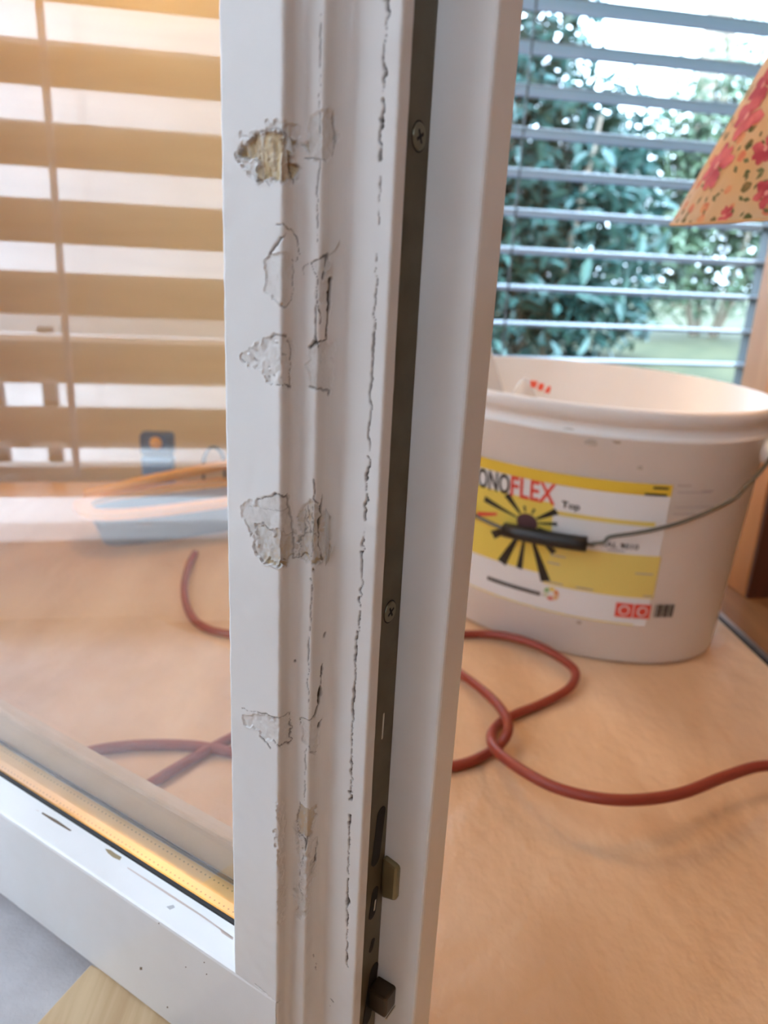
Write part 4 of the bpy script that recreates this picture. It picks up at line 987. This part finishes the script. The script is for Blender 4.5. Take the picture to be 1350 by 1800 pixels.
# unseen ceiling lamp, added as warm fill behind the camera
cl_pos = (1.1, -0.5, CEIL)
clamp = empty('fill_ceiling_lamp', cl_pos, label='round opal fill lamp added on the ceiling behind the viewer', cat='lamp')
mo_ = mat('opal_glass', (0.9, 0.85, 0.75), 0.5); BS(mo_).inputs['Emission Color'].default_value = (1, 0.50, 0.20, 1); BS(mo_).inputs['Emission Strength'].default_value = 2.5
link('opal_bowl', lathe_mesh('opal_bowl', [(0.0, -0.11), (0.10, -0.10), (0.17, -0.065), (0.20, -0.02), (0.20, -0.012)], 40), mo_, clamp, smooth=True)
link('ceiling_plate', lathe_mesh('ceiling_plate', [(0.0, -0.012), (0.205, -0.012), (0.205, 0.0), (0.0, 0.0)], 40), m_white, clamp)

# unseen wall lamp, added so that its reflection brightens the gold spacer
_r = ray(300, 1535); _p = P0 + SW * 0.026 + UP * 0.091
_p = CPOS + _r * ((0.091 - CAM_H) / _r[2]); _q = _p + np.array([_r[0], _r[1], -_r[2]]) * 1.0
_d = _q - _p; _k = (D1 - 0.07 - _p @ NW) / (_d @ NW); wlp = _p + _d * _k
wlamp = empty('added_wall_lamp', tuple(wlp), math.atan2(DW[1], DW[0]), label='small warm lamp added on the wood panelling above the view, unseen', cat='lamp')
mwl = mat('warm_opal', (0.9, 0.8, 0.65), 0.5); BS(mwl).inputs['Emission Color'].default_value = (1, 0.68, 0.34, 1); BS(mwl).inputs['Emission Strength'].default_value = 50.0
link('opal_globe', lathe_mesh('opal_globe', [(0.0, -0.06), (0.03, -0.052), (0.052, -0.03), (0.06, 0.0), (0.052, 0.03), (0.03, 0.052), (0.0, 0.06)], 28), mwl, wlamp, smooth=True)
box('wall_bracket', (-0.03, 0.05, -0.04), (0.03, 0.07, 0.04), m_white, wlamp, 0.003)
# ------------------------------------------------------------------ tools behind the glass
tcen = floor_pt(300, 935, 0.0)
tray_ax = floor_pt(470, 905, 0.02) - floor_pt(165, 950, 0.02); tray_rot = math.atan2(tray_ax[1], tray_ax[0])
m_tray = mat('blue_grey_plastic', (0.22, 0.25, 0.29), 0.45); m_or = mat('orange_plastic', (0.85, 0.36, 0.05), 0.4)
tray_c = floor_pt(335, 930, 0.0)
tray = empty('tool_tray', (tray_c[0], tray_c[1], 0.0), tray_rot, 'long grey tray with an orange rim lying behind the glass', 'tray')
def stadium(a, b, z, n=40, p=3.0):
    out = []
    for k in range(n):
        t = 2 * math.pi * k / n; c_, s_ = math.cos(t), math.sin(t)
        out.append((a * math.copysign(abs(c_) ** (2 / p), c_), b * math.copysign(abs(s_) ** (2 / p), s_), z))
    return out
def loft(name, rings, cap0=True, cap1=True):
    V = [p for r in rings for p in r]; n = len(rings[0]); Fq = []
    for i in range(len(rings) - 1):
        for k in range(n): Fq.append((i * n + k, i * n + (k + 1) % n, (i + 1) * n + (k + 1) % n, (i + 1) * n + k))
    if cap0: Fq.append(tuple(range(n))[::-1])
    if cap1: Fq.append(tuple(range((len(rings) - 1) * n, len(rings) * n)))
    return mesh(name, V, Fq)
link('tray_body', loft('tray_body', [stadium(.125, .032, 0), stadium(.140, .042, .045), stadium(.136, .038, .045), stadium(.12, .03, .006)]), m_tray, tray, smooth=False)
link('tray_rim', loft('tray_rim', [stadium(.139, .041, .046), stadium(.158, .058, .046), stadium(.160, .060, .050), stadium(.158, .058, .056), stadium(.137, .039, .056), stadium(.139, .041, .046)], False, False), m_or, tray, smooth=False)
hv = tube_mesh('tray_handle', [(-0.135, 0.045, 0.058), (-0.05, 0.05, 0.066), (0.05, 0.05, 0.075), (0.14, 0.045, 0.084)], [0.006, 0.008, 0.008, 0.006], 10)
link('tray_handle', hv, m_or, tray, smooth=True)
# blue tool standing behind the tray
bt = floor_pt(282, 892, 0.0)
blue = empty('blue_tool', (bt[0], bt[1], 0.0), 0.1, 'dark blue tool with a round orange button standing behind the grey tray', 'tool')
m_navy = mat('navy_plastic', (0.05, 0.075, 0.13), 0.4); m_sky = mat('blue_plastic', (0.16, 0.30, 0.46), 0.4)
box('tool_body', (-0.024, -0.012, 0.0), (0.024, 0.012, 0.085), m_sky, blue, 0.004)
box('tool_head', (-0.025, -0.013, 0.0855), (0.025, 0.013, 0.122), m_navy, blue, 0.006)
bme_ = lathe_mesh('tool_button', [(0.0, 0.003), (0.009, 0.002), (0.0095, 0.0), (0.0, 0.0)], 18)
bo = link('tool_button', bme_, m_or, blue, (0, -0.0131, 0.108), True); bo.rotation_euler = (math.pi / 2, 0, 0)
# wire loop
wl_c = floor_pt(378, 900, 0.0)
arcp = [wl_c + DW * 0.016 * math.cos(t) + UP * (0.075 + 0.03 * math.sin(t)) for t in np.linspace(math.pi, 0, 12)]
arcp = [wl_c - DW * 0.016 + UP * 0.002] + arcp + [wl_c + DW * 0.016 + UP * 0.002]
o = link('wire_loop', tube_mesh('wire_loop', catmull(arcp, 3), 0.0022, 8), m_blk, None, smooth=True)
tag(o, 'thin black wire loop standing beside the blue tool', 'wire')

# ------------------------------------------------------------------ outside blinds
m_slat = mat('grey_slat', (0.36, 0.42, 0.50), 0.35, 0.2)
m_slat2 = mat('beige_slat', (0.40, 0.36, 0.31), 0.45)
m_guide = mat('dark_guide', (0.06, 0.07, 0.075), 0.5, 0.3)
def slat_mesh(name, length, width, camber, hem=0.0025):
    """along x, width along y, centred"""
    n = 8; V = []; prof_ = []
    for i in range(n + 1):
        t = i / n - .5; prof_.append((t * width, camber * (1 - 4 * t * t)))
    prof_ = [(prof_[0][0] - 0.001, -hem)] + prof_ + [(prof_[-1][0] + 0.001, -hem)]
    top = prof_; bot = [(y, z - 0.0012) for y, z in reversed(prof_)]
    ring = top + bot; m2 = len(ring); Fq = []
    for x in (-length / 2, length / 2): V += [(x, y, z) for y, z in ring]
    for k in range(m2): Fq.append((k, (k + 1) % m2, m2 + (k + 1) % m2, m2 + k))
    Fq.append(tuple(range(m2))[::-1]); Fq.append(tuple(range(m2, 2 * m2)))
    return mesh(name, V, Fq)
ys1 = [22, 98, 172, 245, 318, 385, 452, 513, 578, 635]
zs1 = [on_plane(1100, y, NW, BL_D)[2] for y in ys1]
slope_, inter_ = np.polyfit(range(10), zs1, 1)
qL = W1Q0 - 0.02
bl1_c = W1((qL + qR) / 2, BL_D, 0)
blind1 = empty('venetian_blind', tuple(W1((qL + qR) / 2, BL_D, 0.0)), math.atan2(DW[1], DW[0]), 'grey outdoor venetian blind with open slats beyond the back window', 'blind')
sm1 = slat_mesh('slat', qR - qL - 0.012, 0.060, 0.006)
sm1.materials.append(m_slat)
k = -16
while True:
    z = inter_ + slope_ * k
    if z < WZ0 + 0.02: break
    if z < WZ1 + 0.02:
        o = bpy.data.objects.new('slat', sm1); COL.objects.link(o); o.parent = blind1; o.location = (0, 0, z); o.rotation_euler = (math.radians(-6), 0, 0)
    k += 1
zbot = z
for q_ in (qL, qR):
    x_ = q_ - (qL + qR) / 2
    box('guide_rail', (x_ - 0.009, -0.018, -0.10), (x_ + 0.009, 0.018, WZ1 + 0.02), m_guide, blind1)
for px in (935,):
    xq = on_plane(px, 60, NW, BL_D - 0.03) @ DW - (qL + qR) / 2
    link('ladder_cord', tube_mesh('ladder_cord', [(xq, -0.036, WZ0), (xq, -0.036, 0.8), (xq, -0.036, WZ1)], 0.0022, 6), m_guide, blind1)
box('head_box', ((qL - qR) / 2 - 0.01, -0.05, WZ1 + 0.025), ((qR - qL) / 2 + 0.01, 0.05, WZ1 + 0.10), m_slat, blind1)

BL2 = 0.92
c2 = W2((O0 + O1) / 2, BL2, 0.0)
d2 = W2(1, 0, 0) - W2(0, 0, 0); n2 = W2(0, 1, 0) - W2(0, 0, 0)
rot2 = math.atan2(-d2[1], -d2[0])    # local x = -q, local y = ?
ly = np.array([-math.sin(rot2), math.cos(rot2), 0]); sgn = 1 if ly @ n2 > 0 else -1
blind2 = empty('venetian_blind', tuple(c2), rot2, 'beige outdoor venetian blind mirrored in the sash glass', 'blind')
SP2 = 0.0742
sm2 = slat_mesh('slat', O1 - O0 - 0.02, 0.046, 0.004, 0.0015); sm2.materials.append(m_slat2)
zsl = 0.192
for k in range(25):
    z = zsl + SP2 * k
    if z > OZ1: break
    o = bpy.data.objects.new('slat', sm2); COL.objects.link(o); o.parent = blind2; o.location = (0, 0, z); o.rotation_euler = (sgn * math.radians(68), 0, 0)
ln = (O1 - O0) / 2
box('bottom_bar', (-ln + 0.01, -0.012, 0.128), (ln - 0.01, 0.012, 0.148), m_slat2, blind2, 0.002)
xv = on_plane(100, 350, NW, BL2 - 0.03)
xq = xv @ DW
for off in (0.0, -0.30):
    xl = ((O0 + O1) / 2 - (xq + off))
    link('ladder_cord', tube_mesh('ladder_cord', [(xl, -sgn * 0.024, 0.14), (xl, -sgn * 0.024, 1.0), (xl, -sgn * 0.024, OZ1)], 0.0042, 6), mat('ladder_grey', (0.40, 0.42, 0.46), 0.7), blind2)
for s_ in (-1, 1):
    box('guide_rail', (s_ * ln - 0.009, -0.018, 0.07), (s_ * ln + 0.009, 0.018, OZ1), m_guide, blind2)
box('head_box', (-ln - 0.01, -0.05, OZ1 + 0.002), (ln + 0.01, 0.05, OZ1 + 0.08), m_slat2, blind2)

# ------------------------------------------------------------------ outside
m_lawn = mat('lawn_green', (0.05, 0.055, 0.015), 0.9); noise_col(m_lawn, (0.035, 0.045, 0.012), (0.075, 0.075, 0.025), 6, 6)
m_pave = mat('pale_paving', (0.55, 0.53, 0.5), 0.8); noise_col(m_pave, (0.5, 0.48, 0.45), (0.6, 0.58, 0.55), 5, 5)
GZ = -0.15
g = structure(flat_slab('ground', [W1(-14, D1 + 0.12, 0), W1(14, D1 + 0.12, 0), W1(14, 24, 0), W1(-14, 24, 0)], GZ - 0.1, GZ, m_lawn)); g['label'] = 'lawn'
g = structure(flat_slab('ground_terrace', [W2(-1.4, D2 + 0.14, 0), W2(6, D2 + 0.14, 0), W2(6, 14, 0), W2(-1.4, 14, 0)], GZ - 0.08, GZ + 0.05, m_pave))
# railing outside the left opening
rl = empty('garden_railing', tuple(W2(0, 1.42, GZ + 0.05)), label='low white garden railing outside the left opening', cat='railing')
Rr = rel(W2, rl)
for z0_, z1_ in ((0.19, 0.24), (0.05, 0.10)):
    hexq('railing_board', Rr, -1.6, 1.6, 1.41, 1.43, z0_, z1_, m_white, rl, 0.003)
for q_ in (-1.5, -0.9, -0.42, -0.33, 0.05, 0.7, 1.4):
    hexq('railing_post', Rr, q_ - 0.012, q_ + 0.012, 1.432, 1.455, GZ + 0.05, 0.25, m_guide, rl, 0.002)

# foliage
def leaf_mesh(name, l=1.0, w=0.36):
    V = [(0, 0, 0), (.3 * l, -.42 * w, .05 * l), (.65 * l, -.40 * w, .04 * l), (l, 0, -.06 * l), (.65 * l, .40 * w, .04 * l), (.3 * l, .42 * w, .05 * l), (.3 * l, 0, -.01 * l), (.65 * l, 0, -.02 * l)]
    return mesh(name, V, [(0, 1, 6), (0, 6, 5), (1, 2, 7, 6), (6, 7, 4, 5), (2, 3, 7), (7, 3, 4)])
def leaf_mat(name, c1, c2, rough=0.35):
    m = mat(name, c1, rough)
    oi = N(m, 'ShaderNodeObjectInfo'); tc = N(m, 'ShaderNodeTexCoord'); nz = N(m, 'ShaderNodeTexNoise'); nz.inputs['Scale'].default_value = 4.0
    ad = N(m, 'ShaderNodeMath'); ad.operation = 'ADD'; mp = N(m, 'ShaderNodeMapRange'); mp.inputs[1].default_value = 0.4; mp.inputs[2].default_value = 1.2
    geo = N(m, 'ShaderNodeNewGeometry'); L(m, geo.outputs['Position'], nz.inputs['Vector'])
    ml = N(m, 'ShaderNodeMath'); ml.operation = 'MULTIPLY'; ml.inputs[1].default_value = 0.6; L(m, oi.outputs['Random'], ml.inputs[0])
    L(m, nz.outputs['Fac'], ad.inputs[0]); L(m, ml.outputs[0], ad.inputs[1]); L(m, ad.outputs[0], mp.inputs[0])
    mx = N(m, 'ShaderNodeMix'); mx.data_type = 'RGBA'; mx.inputs[6].default_value = (*c1, 1); mx.inputs[7].default_value = (*c2, 1)
    L(m, mp.outputs[0], mx.inputs[0]); L(m, mx.outputs[2], BS(m).inputs['Base Color'])
    return m
m_laurel = leaf_mat('laurel_leaf', (0.035, 0.10, 0.095), (0.10, 0.21, 0.18), 0.2)
m_light = leaf_mat('light_leaf', (0.07, 0.14, 0.085), (0.17, 0.235, 0.13), 0.4)
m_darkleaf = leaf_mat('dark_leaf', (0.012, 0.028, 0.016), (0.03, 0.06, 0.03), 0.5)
m_bark = mat('pale_bark', (0.42, 0.34, 0.27), 0.9)
LV = np.array([(0, 0, 0), (.3, -.15, .05), (.65, -.145, .04), (1, 0, -.06), (.65, .145, .04), (.3, .15, .05)])
def rand_rot(n, rng, droop=0.3):
    yaw = rng.uniform(0, 2 * np.pi, n); pit = rng.normal(droop, 0.5, n); rol = rng.normal(0, 0.7, n)
    cy, sy, cpn, sp, cr_, sr = np.cos(yaw), np.sin(yaw), np.cos(pit), np.sin(pit), np.cos(rol), np.sin(rol)
    Rm = np.zeros((n, 3, 3))
    Rm[:, 0, 0] = cy * cpn; Rm[:, 0, 1] = cy * sp * sr - sy * cr_; Rm[:, 0, 2] = cy * sp * cr_ + sy * sr
    Rm[:, 1, 0] = sy * cpn; Rm[:, 1, 1] = sy * sp * sr + cy * cr_; Rm[:, 1, 2] = sy * sp * cr_ - cy * sr
    Rm[:, 2, 0] = -sp; Rm[:, 2, 1] = cpn * sr; Rm[:, 2, 2] = cpn * cr_
    return Rm
def foliage(name, pts, size, material, parent, seed):
    rng = np.random.default_rng(seed); n = len(pts); Rm = rand_rot(n, rng); s = rng.uniform(.7, 1.2, n) * size
    V = np.einsum('nij,kj->nki', Rm, LV) * s[:, None, None] + pts[:, None, :]
    V = V.reshape(-1, 3); b = np.arange(n) * 6
    Q = np.concatenate([np.stack([b, b + 1, b + 2, b + 3], 1), np.stack([b, b + 3, b + 4, b + 5], 1)])
    me_ = fast_mesh(name, V - np.array(parent.location), Q); o = link(name, me_, material, parent); o['kind'] = 'stuff'; return o
def cloud(n, blobs, rng, shell=0.55):
    out = []
    wts = np.array([b[1][0] * b[1][1] * b[1][2] for b in blobs]); wts = wts / wts.sum()
    for (c_, r_), w_ in zip(blobs, wts):
        m3 = max(1, int(n * w_)); v = rng.normal(size=(m3, 3)); v /= np.linalg.norm(v, axis=1)[:, None]; rad = rng.uniform(shell, 1, m3) ** (1 / 2)
        p = v * rad[:, None] * np.array(r_); out.append(DW * p[:, :1] + NW * p[:, 1:2] + UP * p[:, 2:3] + np.array(c_))
    return np.vstack(out)
rngF = np.random.default_rng(21)
def blob(px, py, dist, rq, rd, rz): return (on_plane(px, py, NW, dist), (rq, rd, rz))
# laurel shrub, left part of the back window
LD = 4.6
lb = [blob(930, 250, LD, .75, .5, .55), blob(980, 420, LD, .70, .5, .50), blob(860, 520, LD, .8, .5, .45), blob(1040, 330, LD + .2, .45, .4, .5), blob(950, 60, LD, .35, .4, .45), blob(1010, 540, LD, .6, .4, .3), blob(760, 300, LD, .8, .5, .9)]
lau_c = on_plane(940, 560, NW, LD)
laurel = empty('laurel_shrub', (lau_c[0], lau_c[1], GZ), label='large dark laurel shrub with glossy leaves outside the back window', cat='shrub')
foliage('foliage', cloud(5200, lb, rngF, 0.35), 0.12, m_laurel, laurel, 5)
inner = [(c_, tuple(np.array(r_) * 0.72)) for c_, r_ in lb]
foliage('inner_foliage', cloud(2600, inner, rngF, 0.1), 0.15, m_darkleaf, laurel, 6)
for k in range(5):
    a = k * 1.3; link('stem', tube_mesh('stem', [(0.1 * math.cos(a), 0.1 * math.sin(a), 0), (0.25 * math.cos(a), 0.2 * math.sin(a), .6), (0.4 * math.cos(a), 0.3 * math.sin(a), 1.3)], [.03, .022, .012], 8), m_bark, laurel, smooth=True)
lm = leaf_mesh('leaf'); lm.materials.append(m_laurel)
def front_leaves(parent, blobs, n, size, me_, seed):
    rng = np.random.default_rng(seed); P = cloud(n * 3, blobs, rng, 0.85); d_ = P @ NW; P = P[np.argsort(d_)][:n]
    Rm = rand_rot(n, rng, 0.5)
    for i in range(n):
        o = bpy.data.objects.new('leaf', me_); COL.objects.link(o); o.parent = parent; s = size * rng.uniform(.8, 1.25)
        Mx = Matrix([list(Rm[i][r] * s) + [P[i][r] - parent.location[r]] for r in range(3)] + [[0, 0, 0, 1]]); o.matrix_local = Mx
front_leaves(laurel, lb[:6], 280, 0.135, lm, 8)
# lighter shrub, right part
RD = 6.2
rb = [blob(1180, 330, RD, .75, .5, .7), blob(1300, 260, RD, .8, .5, .75), blob(1260, 450, RD, .9, .5, .55), blob(1140, 470, RD - .4, .5, .4, .45), blob(1420, 350, RD, .7, .5, .9)]
rs_c = on_plane(1240, 560, NW, RD)
rsh = empty('garden_shrub', (rs_c[0], rs_c[1], GZ), label='loose light green shrub above the strip of lawn outside', cat='shrub')
foliage('foliage', cloud(8500, rb, rngF, 0.2), 0.085, m_light, rsh, 15)
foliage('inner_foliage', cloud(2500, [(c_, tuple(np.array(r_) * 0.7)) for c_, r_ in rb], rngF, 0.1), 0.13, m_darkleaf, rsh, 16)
for k in range(4):
    a = k * 1.7; link('stem', tube_mesh('stem', [(0.1 * math.cos(a), 0.1 * math.sin(a), 0), (0.3 * math.cos(a), 0.2 * math.sin(a), .6), (0.5 * math.cos(a), 0.3 * math.sin(a), 1.4)], [.03, .022, .012], 8), m_bark, rsh, smooth=True)
# pale tree behind
TD = 11.0
tp = on_plane(1262, 120, NW, TD); tb_ = np.array([tp[0], tp[1], GZ])
tree = empty('pale_tree', tuple(tb_), label='pale tree with a forked trunk against the white sky', cat='tree')
tt = on_plane(1280, -60, NW, TD); tmid = on_plane(1255, 60, NW, TD)
link('trunk', tube_mesh('trunk', catmull([(0, 0, 0), tuple(tmid - tb_), tuple(tt - tb_)], 6), [.16 - .004 * k for k in range(13)], 10), m_bark, tree, smooth=True)
b2 = on_plane(1285, 95, NW, TD); b3 = on_plane(1240, -60, NW, TD)
link('branch', tube_mesh('branch', catmull([tuple(b2 - tb_ - UP * .6), tuple(b2 - tb_), tuple(tmid - tb_ + UP * .5), tuple(b3 - tb_)], 6), .085, 8), m_bark, tree, smooth=True)
tbl = [blob(1260, 130, TD, 1.1, .7, .45), blob(1340, 80, TD, .8, .7, .7), blob(1190, 170, TD, .7, .5, .4), blob(1420, 0, TD, 1.2, .7, 1.2)]
foliage('foliage', cloud(3200, tbl, rngF, 0.1), 0.10, m_light, tree, 25)
# neighbouring house outside the left opening, mirrored in the glass
hc = W2(-0.8, 3.4, GZ)
house = empty('neighbour_house', (hc[0], hc[1], GZ + 0.05), label='pale rendered house wall outside the left opening, mirrored in the glass', cat='house')
Rh = rel(W2, house)
m_render = mat('pale_render', (0.66, 0.66, 0.66), 0.9); noise_col(m_render, (0.62, 0.62, 0.62), (0.69, 0.69, 0.69), 3, 6)
hexq('wall', Rh, -2.4, 1.5, 3.4, 5.4, GZ + 0.05, 2.3, m_render, house)
hexq('plinth', Rh, -2.42, 1.52, 3.37, 3.3995, GZ + 0.05, 0.12, mat('plinth_grey', (0.34, 0.32, 0.30), 0.9), house)
hexq('roof_slab', Rh, -2.6, 1.7, 3.2, 5.6, 2.302, 2.42, mat('roof_brown', (0.2, 0.12, 0.08), 0.8), house)
